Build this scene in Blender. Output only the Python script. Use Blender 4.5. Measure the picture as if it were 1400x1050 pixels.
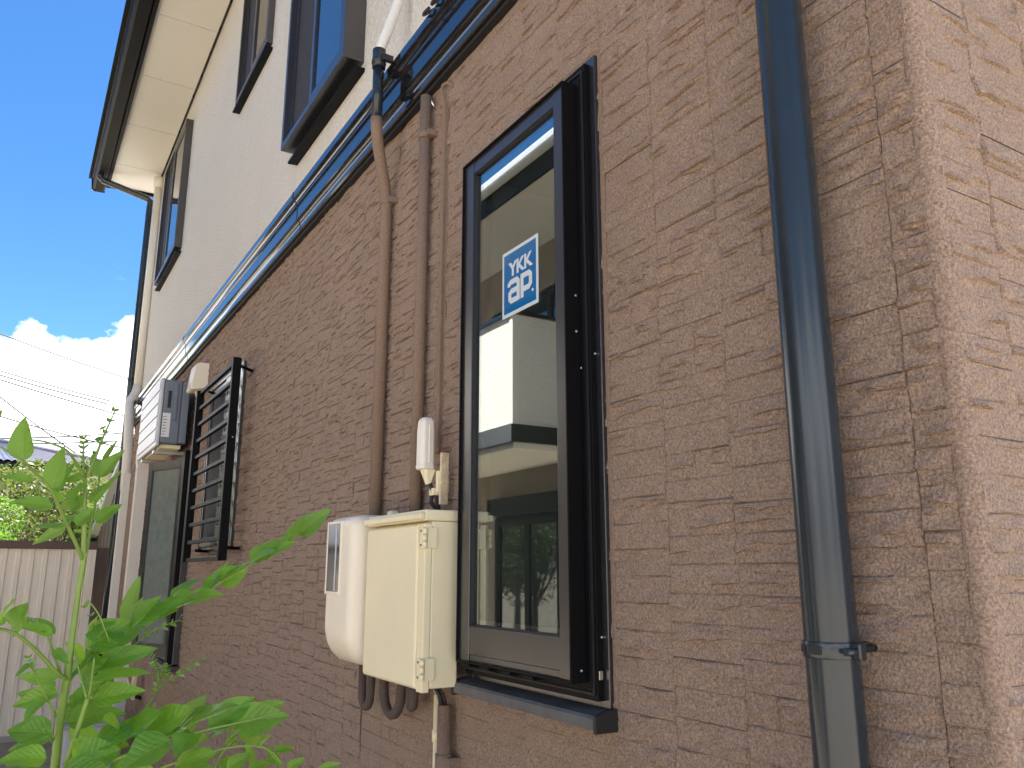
import bpy, math, random
import numpy as np
from mathutils import Vector, Matrix
R = math.radians
random.seed(11); rng = np.random.default_rng(11)
for o in list(bpy.data.objects): bpy.data.objects.remove(o)
S = bpy.context.scene
COL = S.collection
# ---------------------------------------------------------------- camera
CX, CY, F = 700.0, 525.0, 1112.0
PIT = math.atan(255/F); YAW = math.atan(692/(F/math.cos(PIT)))
CAM = np.array([0, -.95, 1.5])
hd = np.array([-math.cos(YAW), math.sin(YAW), 0])
fw = hd*math.cos(PIT)+np.array([0, 0, math.sin(PIT)])
rt = np.cross(hd, [0, 0, 1.]); up = np.cross(rt, fw)
cd = bpy.data.cameras.new('camera'); cam = bpy.data.objects.new('camera', cd); COL.objects.link(cam)
cd.sensor_width = 36; cd.sensor_fit = 'HORIZONTAL'; cd.lens = 36*F/1400
cd.clip_start = .02; cd.clip_end = 3000
cam.matrix_world = Matrix(((rt[0], up[0], -fw[0], CAM[0]), (rt[1], up[1], -fw[1], CAM[1]), (rt[2], up[2], -fw[2], CAM[2]), (0, 0, 0, 1)))
S.camera = cam
def ray(u, v): return fw*F+rt*(u-CX)-up*(v-CY)
def W(u, v, y=0.): r = ray(u, v); return CAM+r*((y-CAM[1])/r[1])
def X(u, v, x): r = ray(u, v); return CAM+r*((x-CAM[0])/r[0])
def Z(u, v, z): r = ray(u, v); return CAM+r*((z-CAM[2])/r[2])
def DP(u, v, d): r = ray(u, v); return CAM+r*(d/F)          # point at depth d in front of the camera
def proj(P):
    q = np.asarray(P, float)-CAM; w = q@fw
    return CX+F*(q@rt)/w, CY-F*(q@up)/w, w
# ---------------------------------------------------------------- light
SUN_AZ, SUN_EL = R(96), R(68)          # direction towards the sun, angle from +x counter-clockwise
wd = bpy.data.worlds.new('World'); S.world = wd; wd.use_nodes = True
nt = wd.node_tree; nt.nodes.clear()
def N(t, k, **kw):
    n = t.nodes.new(k)
    for a, b in kw.items():
        if a.startswith('i_'):
            key = a[2:]; key = int(key) if key.isdigit() else key.replace('_', ' ')
            n.inputs[key].default_value = b
        else: setattr(n, a, b)
    return n
def mth(t, op, a, b=None, c=None, clamp=False):
    n = t.nodes.new('ShaderNodeMath'); n.operation = op; n.use_clamp = clamp
    for i, q in enumerate((a, b, c)):
        if q is None: continue
        if isinstance(q, (int, float)): n.inputs[i].default_value = q
        else: t.links.new(q, n.inputs[i])
    return n.outputs[0]
out = N(nt, 'ShaderNodeOutputWorld'); bg = N(nt, 'ShaderNodeBackground'); bg.inputs['Strength'].default_value = .052
sky = N(nt, 'ShaderNodeTexSky', sky_type='NISHITA', sun_disc=False, sun_elevation=SUN_EL, sun_rotation=R(90)-SUN_AZ, altitude=50, air_density=.72, dust_density=.2, ozone_density=1.5)
tc = N(nt, 'ShaderNodeTexCoord'); sp = N(nt, 'ShaderNodeSeparateXYZ'); nt.links.new(tc.outputs['Generated'], sp.inputs[0])
mp = N(nt, 'ShaderNodeMapping'); nt.links.new(tc.outputs['Generated'], mp.inputs[0]); mp.inputs['Location'].default_value = (3.1, 1.7, .4); mp.inputs['Scale'].default_value = (1, 1, 1.5)
n1 = N(nt, 'ShaderNodeTexNoise', i_Scale=4.2, i_Detail=9.0, i_Roughness=.56); nt.links.new(mp.outputs[0], n1.inputs['Vector'])
n2 = N(nt, 'ShaderNodeTexNoise', i_Scale=3.0, i_Detail=4.0, i_Roughness=.5); nt.links.new(mp.outputs[0], n2.inputs['Vector'])
n3 = N(nt, 'ShaderNodeTexNoise', i_Scale=5.0, i_Detail=8.0, i_Roughness=.62); nt.links.new(mp.outputs[0], n3.inputs['Vector'])
hgt = mth(nt, 'ADD', mth(nt, 'MULTIPLY', mth(nt, 'SUBTRACT', n1.outputs[0], .5), .44), .245)
dens = mth(nt, 'MULTIPLY', mth(nt, 'SUBTRACT', hgt, sp.outputs['Z']), 45.0, clamp=True)
wis = mth(nt, 'MULTIPLY', mth(nt, 'SUBTRACT', n3.outputs[0], .63), 1.3, clamp=True)
mask = mth(nt, 'MAXIMUM', dens, wis)
grey = mth(nt, 'MULTIPLY', mth(nt, 'SUBTRACT', mth(nt, 'ADD', n2.outputs[0], mth(nt, 'MULTIPLY', sp.outputs['Z'], 1.4)), .52), 4.0, clamp=True)
cr = N(nt, 'ShaderNodeMix', data_type='RGBA'); cr.inputs[6].default_value = (2.7, 2.9, 3.15, 1); cr.inputs[7].default_value = (10.0, 10.1, 10.3, 1); nt.links.new(grey, cr.inputs[0])
mx = N(nt, 'ShaderNodeMix', data_type='RGBA'); nt.links.new(mask, mx.inputs[0]); hs = N(nt, 'ShaderNodeHueSaturation', i_Saturation=1.28); nt.links.new(sky.outputs[0], hs.inputs['Color']); nt.links.new(hs.outputs[0], mx.inputs[6]); nt.links.new(cr.outputs[2], mx.inputs[7])
nt.links.new(mx.outputs[2], bg.inputs['Color']); nt.links.new(bg.outputs[0], out.inputs[0])
sl = bpy.data.lights.new('sun', 'SUN'); sl.energy = 5.0; sl.angle = R(.53); sl.color = (1, .95, .88)
so = bpy.data.objects.new('sun', sl); COL.objects.link(so)
sd = Vector((math.cos(SUN_EL)*math.cos(SUN_AZ), math.cos(SUN_EL)*math.sin(SUN_AZ), math.sin(SUN_EL)))
so.rotation_euler = sd.to_track_quat('Z', 'Y').to_euler(); so.location = (0, 20, 40)
S.view_settings.view_transform = 'Standard'; S.view_settings.look = 'None'; S.view_settings.exposure = 2.55; S.view_settings.gamma = 1

# ---------------------------------------------------------------- materials
def mat(name, base, rough=.5, metal=0., spec=.5, vary=.0, vscale=6., bump=0., bscale=200., ior=None, coat=0., speck=None, streak=0., grain=None):
    m = bpy.data.materials.new(name); m.use_nodes = True; t = m.node_tree
    b = t.nodes['Principled BSDF']; b.inputs['Roughness'].default_value = rough; b.inputs['Metallic'].default_value = metal
    b.inputs['Specular IOR Level'].default_value = spec; b.inputs['Coat Weight'].default_value = coat; b.inputs['Coat Roughness'].default_value = .05
    if ior: b.inputs['IOR'].default_value = ior
    b.inputs['Base Color'].default_value = (*base, 1)
    tcn = N(t, 'ShaderNodeTexCoord'); o = tcn.outputs['Object']
    col = None
    if vary or speck or streak:
        nn = N(t, 'ShaderNodeTexNoise', i_Scale=vscale, i_Detail=6.0, i_Roughness=.6); t.links.new(o, nn.inputs['Vector'])
        f = mth(t, 'ADD', mth(t, 'MULTIPLY', mth(t, 'SUBTRACT', nn.outputs[0], .5), vary*2.6), 1.0)
        if streak:
            mpp = N(t, 'ShaderNodeMapping'); mpp.inputs['Scale'].default_value = (14, 14, .8); t.links.new(o, mpp.inputs[0])
            n5 = N(t, 'ShaderNodeTexNoise', i_Scale=2.0, i_Detail=5.0); t.links.new(mpp.outputs[0], n5.inputs['Vector'])
            f = mth(t, 'MULTIPLY', f, mth(t, 'ADD', mth(t, 'MULTIPLY', mth(t, 'SUBTRACT', n5.outputs[0], .5), streak*2), 1.0))
        if grain:
            n7 = N(t, 'ShaderNodeTexNoise', i_Scale=grain[0], i_Detail=2.0, i_Roughness=.7); t.links.new(o, n7.inputs['Vector'])
            f = mth(t, 'MULTIPLY', f, mth(t, 'ADD', mth(t, 'MULTIPLY', mth(t, 'SUBTRACT', n7.outputs[0], .5), grain[1]), 1.0))
        sc = N(t, 'ShaderNodeVectorMath', operation='SCALE'); sc.inputs[0].default_value = base; t.links.new(f, sc.inputs['Scale']); col = sc.outputs[0]
        if speck:
            n6 = N(t, 'ShaderNodeTexNoise', i_Scale=speck[0], i_Detail=2.0, i_Roughness=.7); t.links.new(o, n6.inputs['Vector'])
            k = mth(t, 'MULTIPLY', mth(t, 'SUBTRACT', n6.outputs[0], speck[1]), speck[2], clamp=True)
            mxx = N(t, 'ShaderNodeMix', data_type='RGBA'); t.links.new(k, mxx.inputs[0]); t.links.new(col, mxx.inputs[6]); mxx.inputs[7].default_value = (*speck[3], 1); col = mxx.outputs[2]
            k2 = mth(t, 'MULTIPLY', mth(t, 'SUBTRACT', 1-speck[1]-.02, n6.outputs[0]), speck[2], clamp=True)
            mx2 = N(t, 'ShaderNodeMix', data_type='RGBA'); t.links.new(k2, mx2.inputs[0]); t.links.new(col, mx2.inputs[6]); mx2.inputs[7].default_value = (*[c*.55 for c in base], 1); col = mx2.outputs[2]
        t.links.new(col, b.inputs['Base Color'])
    if bump:
        nb = N(t, 'ShaderNodeTexNoise', i_Scale=bscale, i_Detail=3.0, i_Roughness=.65); t.links.new(o, nb.inputs['Vector'])
        bp = N(t, 'ShaderNodeBump', i_Strength=1.0, i_Distance=bump); t.links.new(nb.outputs[0], bp.inputs['Height']); t.links.new(bp.outputs[0], b.inputs['Normal'])
    return m
M = {}
BROWN = (.300, .213, .155)
M['stone'] = mat('sprayed_brown_stone_siding', BROWN, .85, vary=.10, vscale=2.2, bump=.0040, bscale=280, speck=(330, .60, 7, (.52, .40, .32)), streak=.08, grain=(250, 2.1))
M['painted_pipe'] = mat('sprayed_brown_pipe', (.235, .163, .118), .9, vary=.08, bump=.0022, bscale=320, speck=(360, .62, 6, (.42, .33, .27)), grain=(280, 1.2))
M['stucco'] = mat('white_rough_stucco', (.80, .765, .685), .9, vary=.05, vscale=1.3, bump=.026, bscale=60, streak=.05, grain=(66, .5))
M['soffit'] = mat('beige_soffit_board', (.68, .645, .58), .8, vary=.04, vscale=1.5, bump=.0005, bscale=60)
M['gloss_black'] = mat('glossy_black_moulding', (.010, .010, .011), .07, ior=1.62, coat=.25, vary=.2, vscale=3)
M['alu'] = mat('black_aluminium', (.016, .016, .019), .28, ior=2.0, vary=.25, vscale=12, bump=.00008, bscale=900)
M['alu_rough'] = mat('satin_black_aluminium', (.006, .006, .007), .45, spec=.10, vary=.2, vscale=9)
M['sill'] = mat('dusty_black_sill', (.085, .09, .095), .45, vary=.55, vscale=14, streak=.3)
M['downpipe'] = mat('glossy_black_downpipe', (.020, .029, .037), .20, ior=1.5, vary=.35, vscale=5, streak=.5)
M['cream'] = mat('cream_plastic', (.84, .75, .50), .45, vary=.06, vscale=7)
M['cream_yellow'] = mat('aged_cream_plastic', (.72, .60, .40), .5, vary=.05, vscale=12)
M['meter'] = mat('pale_cream_plastic', (.84, .76, .60), .38, vary=.05, vscale=8)
M['white_plastic'] = mat('white_plastic', (.80, .75, .63), .4, vary=.04, vscale=15)
M['pvc'] = mat('white_pvc_pipe', (.72, .72, .68), .35, vary=.04, vscale=8)
M['cream_pipe'] = mat('cream_duct', (.80, .76, .66), .5, vary=.06, vscale=4)
M['grey_plastic'] = mat('grey_plastic_casing', (.16, .19, .23), .42, vary=.05, vscale=6)
M['silver'] = mat('light_grey_panel', (.55, .56, .58), .35, vary=.04, vscale=6)
M['label'] = mat('white_printed_label', (.75, .75, .74), .4)
M['ink'] = mat('grey_ink', (.12, .12, .13), .6)
M['steel'] = mat('zinc_steel', (.6, .6, .58), .3, metal=1)
M['rust'] = mat('rusty_steel', (.66, .54, .36), .7, vary=.5, vscale=60, bump=.0006, bscale=300)
M['loop'] = mat('box_shaded_brown_cable', (.085, .062, .052), .85, vary=.1, bump=.001, bscale=350, grain=(300, 1.))  # brown darkened to put the boxes' shadow into the loop colour
M['rubber'] = mat('black_rubber', (.015, .015, .016), .6)
M['blue'] = mat('blue_sticker', (.008, .13, .36), .03, ior=1.8)
M['sticker_white'] = mat('white_sticker', (.60, .68, .70), .03, ior=1.8)
M['screen'] = mat('dark_insect_screen', (.035, .034, .036), .75, vary=.1, vscale=30)
M['frosted'] = mat('frosted_glass', (.17, .20, .18), .14, vary=.3, vscale=18, bump=.0006, bscale=160)
M['casing'] = mat('cream_window_casing', (.46, .41, .32), .5)
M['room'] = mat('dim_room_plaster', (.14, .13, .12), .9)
M['ground'] = mat('gravel_ground', (.33, .285, .225), .95, vary=.35, vscale=5, bump=.02, bscale=45, speck=(60, .58, 6, (.34, .31, .27)))
M['fence'] = mat('weathered_cream_sheet', (.86, .78, .64), .5, vary=.08, vscale=2, streak=.2)
M['brown_metal'] = mat('dark_brown_rail', (.10, .055, .045), .45, vary=.1)
M['wood'] = mat('dark_brown_boards', (.085, .06, .052), .7, vary=.3, vscale=4, streak=.35, bump=.001, bscale=60)
M['concrete'] = mat('weathered_concrete', (.42, .41, .38), .9, vary=.15, vscale=5, bump=.002, bscale=60)
M['rooftile'] = mat('glazed_grey_tiles', (.13, .12, .14), .25, vary=.2, vscale=3, coat=.4)
M['roof'] = mat('dark_slate_roof', (.05, .05, .055), .7, vary=.2)
M['farwall'] = mat('tan_far_wall', (.34, .27, .20), .85, vary=.1)
M['nb_lower'] = mat('brown_neighbour_siding', (.22, .18, .15), .85, vary=.12, vscale=3, bump=.003, bscale=30)
M['wire'] = mat('black_cable', (.02, .02, .022), .6)
M['bark'] = mat('grey_bark', (.12, .09, .06), .9, vary=.3, vscale=20, bump=.004, bscale=60)
def leafmat(name, a, b, tr, rough=.35, sc=9., mixf=.42, vein=False):
    m = bpy.data.materials.new(name); m.use_nodes = True; t = m.node_tree; p = t.nodes['Principled BSDF']; o = t.nodes['Material Output']
    oi = N(t, 'ShaderNodeObjectInfo'); tcn = N(t, 'ShaderNodeTexCoord')
    nn = N(t, 'ShaderNodeTexNoise', i_Scale=sc, i_Detail=3.0); t.links.new(tcn.outputs['Object'], nn.inputs['Vector'])
    fac = mth(t, 'ADD', mth(t, 'MULTIPLY', oi.outputs['Random'], .7), mth(t, 'MULTIPLY', mth(t, 'SUBTRACT', nn.outputs[0], .35), .9), clamp=True)
    mxx = N(t, 'ShaderNodeMix', data_type='RGBA'); mxx.inputs[6].default_value = (*a, 1); mxx.inputs[7].default_value = (*b, 1); t.links.new(fac, mxx.inputs[0])
    t.links.new(mxx.outputs[2], p.inputs['Base Color']); p.inputs['Roughness'].default_value = rough
    if vein:
        sx = N(t, 'ShaderNodeSeparateXYZ'); t.links.new(tcn.outputs['Object'], sx.inputs[0]); ab = mth(t, 'ABSOLUTE', sx.outputs['X'])
        rib = mth(t, 'MULTIPLY', mth(t, 'SUBTRACT', .016, ab), 90.0, clamp=True)
        sv = mth(t, 'POWER', mth(t, 'ABSOLUTE', mth(t, 'SINE', mth(t, 'MULTIPLY', mth(t, 'SUBTRACT', sx.outputs['Y'], mth(t, 'MULTIPLY', ab, .75)), 24.0))), 10.0)
        m3 = N(t, 'ShaderNodeMix', data_type='RGBA'); t.links.new(mth(t, 'MAXIMUM', mth(t, 'MULTIPLY', rib, .7), mth(t, 'MULTIPLY', sv, .05)), m3.inputs[0]); t.links.new(mxx.outputs[2], m3.inputs[6]); m3.inputs[7].default_value = (.30, .46, .10, 1); t.links.new(m3.outputs[2], p.inputs['Base Color'])
        bp = N(t, 'ShaderNodeBump', i_Strength=.3, i_Distance=.012); t.links.new(mth(t, 'ADD', mth(t, 'MULTIPLY', sv, -.5), mth(t, 'MULTIPLY', nn.outputs[0], .6)), bp.inputs['Height']); t.links.new(bp.outputs[0], p.inputs['Normal'])
    tl = N(t, 'ShaderNodeBsdfTranslucent'); tl.inputs[0].default_value = (*tr, 1)
    ms = N(t, 'ShaderNodeMixShader'); ms.inputs[0].default_value = mixf; t.links.new(p.outputs[0], ms.inputs[1]); t.links.new(tl.outputs[0], ms.inputs[2]); t.links.new(ms.outputs[0], o.inputs[0])
    return m
M['leaf'] = leafmat('glossy_green_leaf', (.07, .20, .03), (.19, .38, .045), (.46, .80, .08), .20, 10, .5, True)
M['leaf_young'] = leafmat('young_green_leaf', (.16, .30, .04), (.22, .36, .06), (.45, .68, .10), .4, 20)
M['stem'] = mat('green_stem', (.17, .27, .05), .45, vary=.15, vscale=30)
M['foliage'] = leafmat('garden_foliage', (.035, .055, .014), (.07, .10, .022), (.14, .19, .03), .5, 3)
M['bright_foliage'] = leafmat('clipped_bush_foliage', (.05, .13, .012), (.09, .18, .018), (.18, .34, .03), .5, 4)
def glassmat(name, tint, ior, rough=.0, refl=1.):
    m = bpy.data.materials.new(name); m.use_nodes = True; t = m.node_tree; t.nodes.clear()
    o = N(t, 'ShaderNodeOutputMaterial'); tr = N(t, 'ShaderNodeBsdfTransparent'); tr.inputs[0].default_value = (*tint, 1)
    ge = N(t, 'ShaderNodeNewGeometry'); dt = N(t, 'ShaderNodeVectorMath', operation='DOT_PRODUCT'); t.links.new(ge.outputs['Incoming'], dt.inputs[0]); t.links.new(ge.outputs['Normal'], dt.inputs[1])
    f5 = mth(t, 'POWER', mth(t, 'SUBTRACT', 1.0, mth(t, 'ABSOLUTE', dt.outputs['Value'])), 5.0); frs = mth(t, 'ADD', mth(t, 'MULTIPLY', f5, 1-ior), ior)
    gl = N(t, 'ShaderNodeBsdfGlossy'); gl.inputs['Roughness'].default_value = rough; gl.inputs['Color'].default_value = (refl*.96, refl, refl*.98, 1)
    ms = N(t, 'ShaderNodeMixShader'); t.links.new(frs, ms.inputs[0]); t.links.new(tr.outputs[0], ms.inputs[1]); t.links.new(gl.outputs[0], ms.inputs[2]); t.links.new(ms.outputs[0], o.inputs[0])
    return m
M['glass'] = glassmat('coated_window_glass', (.70, .77, .78), .31)
M['meterglass'] = mat('meter_glass', (.05, .055, .06), .08)
M['darkglass'] = mat('dark_window_glass', (.012, .014, .016), .02, ior=2.6)
M['nbglass'] = mat('neighbour_window_glass', (.02, .025, .03), .03, ior=2.0)
M['clear'] = glassmat('clear_meter_pane', (.75, .8, .8), .04)

# ---------------------------------------------------------------- mesh helpers
class MB:
    def __init__(s): s.v = []; s.f = []; s.sm = []
    def add(s, vs, fs, smooth=False):
        n = len(s.v); s.v += [tuple(map(float, p)) for p in vs]; s.f += [tuple(i+n for i in f) for f in fs]; s.sm += [smooth]*len(fs); return s
    def box(s, x0, x1, y0, y1, z0, z1):
        x0, x1 = sorted((x0, x1)); y0, y1 = sorted((y0, y1)); z0, z1 = sorted((z0, z1))
        return s.add([(x0, y0, z0), (x1, y0, z0), (x1, y1, z0), (x0, y1, z0), (x0, y0, z1), (x1, y0, z1), (x1, y1, z1), (x0, y1, z1)],
                     [(0, 3, 2, 1), (4, 5, 6, 7), (0, 1, 5, 4), (1, 2, 6, 5), (2, 3, 7, 6), (3, 0, 4, 7)])
    def obox(s, O, A, B, C):        # oriented box: corner O, edge vectors A B C
        O, A, B, C = (np.asarray(q, float) for q in (O, A, B, C))
        if np.dot(np.cross(A, B), C) < 0: A, B = B, A
        P = [O, O+A, O+A+B, O+B, O+C, O+A+C, O+A+B+C, O+B+C]
        return s.add(P, [(0, 3, 2, 1), (4, 5, 6, 7), (0, 1, 5, 4), (1, 2, 6, 5), (2, 3, 7, 6), (3, 0, 4, 7)])
    def tube(s, pts, r, n=16, cap=True, smooth=True):
        pts = [np.asarray(p, float) for p in pts]; k = len(pts); rs = r if hasattr(r, '__len__') else [r]*k
        T = [(pts[min(i+1, k-1)]-pts[max(i-1, 0)]) for i in range(k)]; T = [t/np.linalg.norm(t) for t in T]
        a = np.array([0, 0, 1.]) if abs(T[0][2]) < .9 else np.array([0, 1., 0])
        u = np.cross(T[0], a); u /= np.linalg.norm(u); vs = []
        for i in range(k):
            u = u-T[i]*np.dot(u, T[i]); u /= np.linalg.norm(u); w = np.cross(T[i], u)
            for j in range(n):
                th = 2*math.pi*j/n; vs.append(pts[i]+rs[i]*(u*math.cos(th)+w*math.sin(th)))
        fs = [(i*n+j, i*n+(j+1) % n, (i+1)*n+(j+1) % n, (i+1)*n+j) for i in range(k-1) for j in range(n)]
        s.add(vs, fs, smooth)
        if cap:
            m = len(s.v)-k*n; s.f.append(tuple(range(m+n-1, m-1, -1))); s.f.append(tuple(range(m+(k-1)*n, m+k*n))); s.sm += [False, False]
        return s
    def prism(s, prof, A, B, O, axis, L):   # profile points (a,b) in plane A,B at O, extruded along axis*L
        A, B, O, axis = (np.asarray(q, float) for q in (A, B, O, axis)); n = len(prof)
        P = [O+A*a+B*b for a, b in prof]; P += [p+axis*L for p in P]
        return s.add(P, [(i, (i+1) % n, n+(i+1) % n, n+i) for i in range(n)]+[tuple(range(n-1, -1, -1)), tuple(range(n, 2*n))])
    def ring(s, x0, x1, z0, z1, w, y0, y1, wt=None, wb=None):
        wt = wt or w; wb = wb or w
        s.box(x0, x0+w, y0, y1, z0, z1); s.box(x1-w, x1, y0, y1, z0, z1)
        s.box(x0+w, x1-w, y0, y1, z1-wt, z1); return s.box(x0+w, x1-w, y0, y1, z0, z0+wb)
    def loft(s, rings, cap0=True, cap1=True, smooth=True):
        n = len(rings[0]); vs = [p for r in rings for p in r]
        s.add(vs, [(i*n+j, i*n+(j+1) % n, (i+1)*n+(j+1) % n, (i+1)*n+j) for i in range(len(rings)-1) for j in range(n)], smooth)
        m = len(s.v)-len(vs)
        if cap0: s.f.append(tuple(range(m+n-1, m-1, -1))); s.sm.append(False)
        if cap1: s.f.append(tuple(range(m+(len(rings)-1)*n, m+len(rings)*n))); s.sm.append(False)
        return s
    def mesh(s, name, m):
        me = bpy.data.meshes.new(name); me.from_pydata(s.v, [], s.f); me.materials.append(m)
        me.polygons.foreach_set('use_smooth', s.sm); me.update(); return me
def wloc(o):
    p = np.zeros(3)
    while o is not None: p += np.array(o.location); o = o.parent
    return p
def build(name, mb, m, parent=None, bevel=0, fix=True):
    if parent is not None:
        L = wloc(parent); mb.v = [(a-L[0], b-L[1], c-L[2]) for a, b, c in mb.v]
    me = mb.mesh(name, m if not isinstance(m, str) else M[m])
    if fix:
        import bmesh
        bm = bmesh.new(); bm.from_mesh(me); bmesh.ops.recalc_face_normals(bm, faces=bm.faces); bm.to_mesh(me); bm.free()
    o = bpy.data.objects.new(name, me); COL.objects.link(o); o.parent = parent
    if bevel:
        b = o.modifiers.new('bevel', 'BEVEL'); b.width = bevel; b.segments = 2; b.limit_method = 'ANGLE'; b.angle_limit = R(40); b.harden_normals = False
    return o
def tag(o, label, cat, group=None):
    o['label'] = label; o['category'] = cat
    if group: o['group'] = group
    return o
def thing(name, loc, label, cat, group=None):
    o = bpy.data.objects.new(name, None); COL.objects.link(o); o.location = tuple(map(float, loc)); o.empty_display_size = .1
    return tag(o, label, cat, group)
def part(name, loc, parent):
    L = wloc(parent); o = bpy.data.objects.new(name, None); COL.objects.link(o); o.parent = parent; o.location = tuple(np.asarray(loc, float)-L); o.empty_display_size = .05
    return o
def arc(c, a, b, r, t0, t1, n=8): return [np.asarray(c)+np.asarray(a)*r*math.cos(t0+(t1-t0)*i/n)+np.asarray(b)*r*math.sin(t0+(t1-t0)*i/n) for i in range(n+1)]

# ---------------------------------------------------------------- ground
DX = -.700
XC, XE, YB = -.533, -8.9, 7.0          # house corners and depth
ZB0, ZB1, ZS = 2.925, 3.09, 5.6
g = build('ground', MB().add([(-900, -900, 0), (900, -900, 0), (900, 900, 0), (-900, 900, 0)], [(0, 1, 2, 3)]), 'ground'); g['kind'] = 'structure'

# ---------------------------------------------------------------- house: shell and stone-faced walls
house = thing('house', ((XC+XE)/2, 0, 0), 'two-storey house with brown stone-faced siding below and white stucco above a black band', 'house')
MW = (-1.70, -1.245, 1.31, 2.50)       # opening of the tall casement window
mb = MB(); T = .12
mb.box(XE, MW[0], 0, T, 0, 3.0); mb.box(MW[1], XC-.002, 0, T, 0, 3.0)
mb.box(MW[0], MW[1], 0, T, 0, MW[2]); mb.box(MW[0], MW[1], 0, T, MW[3], 3.0)
lower = build('lower_wall', mb, 'stone', house)
endw = build('end_wall', MB().box(XC-T, XC-.001, .0005, YB, 0, 3.0), 'stone', house)
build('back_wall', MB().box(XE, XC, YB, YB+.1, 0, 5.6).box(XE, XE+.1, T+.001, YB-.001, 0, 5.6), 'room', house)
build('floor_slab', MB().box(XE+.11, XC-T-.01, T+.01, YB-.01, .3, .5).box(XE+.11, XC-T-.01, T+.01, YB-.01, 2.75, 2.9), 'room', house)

def stone_mesh(s0, s1, t0, t1, plane, amp=1., nc=12, far=False, open0=False, open1=False):
    """one rough split-face stone as a small relief: s along the wall, t up, h outwards"""
    w, hh = s1-s0, t1-t0
    s = np.concatenate([[s0+.0001, s0+.0030], np.linspace(s0+.010, s1-.010, nc), [s1-.0030, s1-.0001]])
    ns = len(s); base = rng.uniform(.0030, .0046)*amp+.0015; jb_ = base*rng.choice([.3, .5, .9] if far else [.8, 1., 1., 1.]); jt_ = base*rng.choice([.3, .5, .9] if far else [.8, 1., 1., 1.])
    tilt = rng.uniform(-.0025, .0025)*amp
    # horizontal ledges: each one juts out at its lower edge and fades upwards
    led = []
    for k in range(rng.choice([0, 1, 1, 2, 2] if hh > .04 else [0, 1])):
        led.append((t0+hh*rng.uniform(.22, .85), rng.uniform(-.09, .09), rng.uniform(.0025, .0080)*amp, s0+w*rng.uniform(.05, .95), w*rng.uniform(.12, .45)))
    led.sort()
    Ab = max(0, rng.uniform(-.002, .0060))*amp; cb = s0+w*rng.uniform(0, 1); wb = w*rng.uniform(.3, .9)
    jag = [np.convolve(rng.normal(0, .0024, ns+4), np.ones(3)/3, 'same')[2:-2] for _ in range(3)]
    ph = rng.uniform(0, 6.28, 6); fr = rng.uniform(30, 110, 3)
    def H(sv, tv, side):
        h = base+tilt*(sv-(s0+s1)/2)/w*2
        h = h+Ab*np.exp(-((sv-cb)/wb)**2)*np.exp(-(tv-t0)/(hh*.45))
        for q, (lt, sl, A, c, lw) in enumerate(led):
            zl = lt+sl*(sv-c)+jag[q]
            env = np.exp(-((sv-c)/lw)**4)
            above = (tv > zl+1e-5) if side is None else np.full_like(tv, side > q, dtype=bool)
            h = h+np.where(above, A*env*np.exp(-np.maximum(tv-zl, 0)/.013), -.0008*env*np.exp(-np.maximum(zl-tv, 0)/.01))
        h = h+amp*(.0010*np.sin(sv*fr[0]+tv*120+ph[0])+.0010*np.sin(sv*fr[1]-tv*170+ph[1])+.0007*np.sin(tv*310+sv*fr[2]+ph[2]))
        return np.clip(h, .0008, .0125)
    rows = []
    rows.append((np.full(ns, t0+.0002), None, jb_)); rows.append((np.full(ns, t0+.0022), 0, None))
    prev = np.full(ns, t0+.0022)
    for q, (lt, sl, A, c, lw) in enumerate(led):
        zl = np.clip(lt+sl*(s-c)+jag[q], prev+.004, t1-.007)
        rows.append(((prev+zl)/2, q, None)); rows.append((zl-.0007, q, None)); rows.append((zl+.0007, q+1, None)); prev = zl+.0007
    top = np.full(ns, t1-.0028)
    rows.append((prev+(top-prev)*.4, len(led), None)); rows.append((top, len(led), None)); rows.append((np.full(ns, t1-.0002), None, jt_))
    e0_, e1_ = rng.choice([.2, .4, .8] if far else [.55, .8, 1., 1.], 2)
    V = []
    for tv, side, fixed in rows:
        if fixed is None:
            h = H(s, tv, side).copy()
            if not open0: h[0] = base*e0_ if far else .0026
            if not open1: h[-1] = base*e1_ if far else .0026
        else:
            h = np.full(ns, fixed)
            if not far: h[0] = h[-1] = .0026
        for i in range(ns):
            V.append((s[i], -h[i], tv[i]) if plane == 'f' else (XC+h[i], s[i], tv[i]))
    nr = len(rows)
    Fc = [(i*ns+j, i*ns+j+1, (i+1)*ns+j+1, (i+1)*ns+j) for i in range(nr-1) for j in range(ns-1)]
    return V, Fc
CW = .455/3
def split_board(zlo, zhi):              # one column of stones with uneven heights
    z = zlo; outz = [z]
    while zhi-z > .07:
        z += rng.choice([.0455, .0455, .0455, .0455, .036, .055, .0455]); outz.append(z)
    outz.append(zhi); return outz
stones = []
k = 0; x = -.597
def smooth_zone(xx, zz): return .35 if (-2.45 < xx < -1.25 and zz < 1.24) else 1.
def blocked(x0, x1, z0, z1):
    return x1 < MW[1]+.01 and x0 > MW[0]-.01 and z0 > MW[2]-.01 and z1 < MW[3]+.01
cols = [(-.597, -.5385, True)]
while x > XE+.05:
    board_joint = (k % 3 == 0)
    x1 = x-((.0035 if x < -2. else .0005) if board_joint else 0); x0 = max(x-CW, XE)
    cols.append((x0, x1, False)); x -= CW; k += 1
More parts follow.
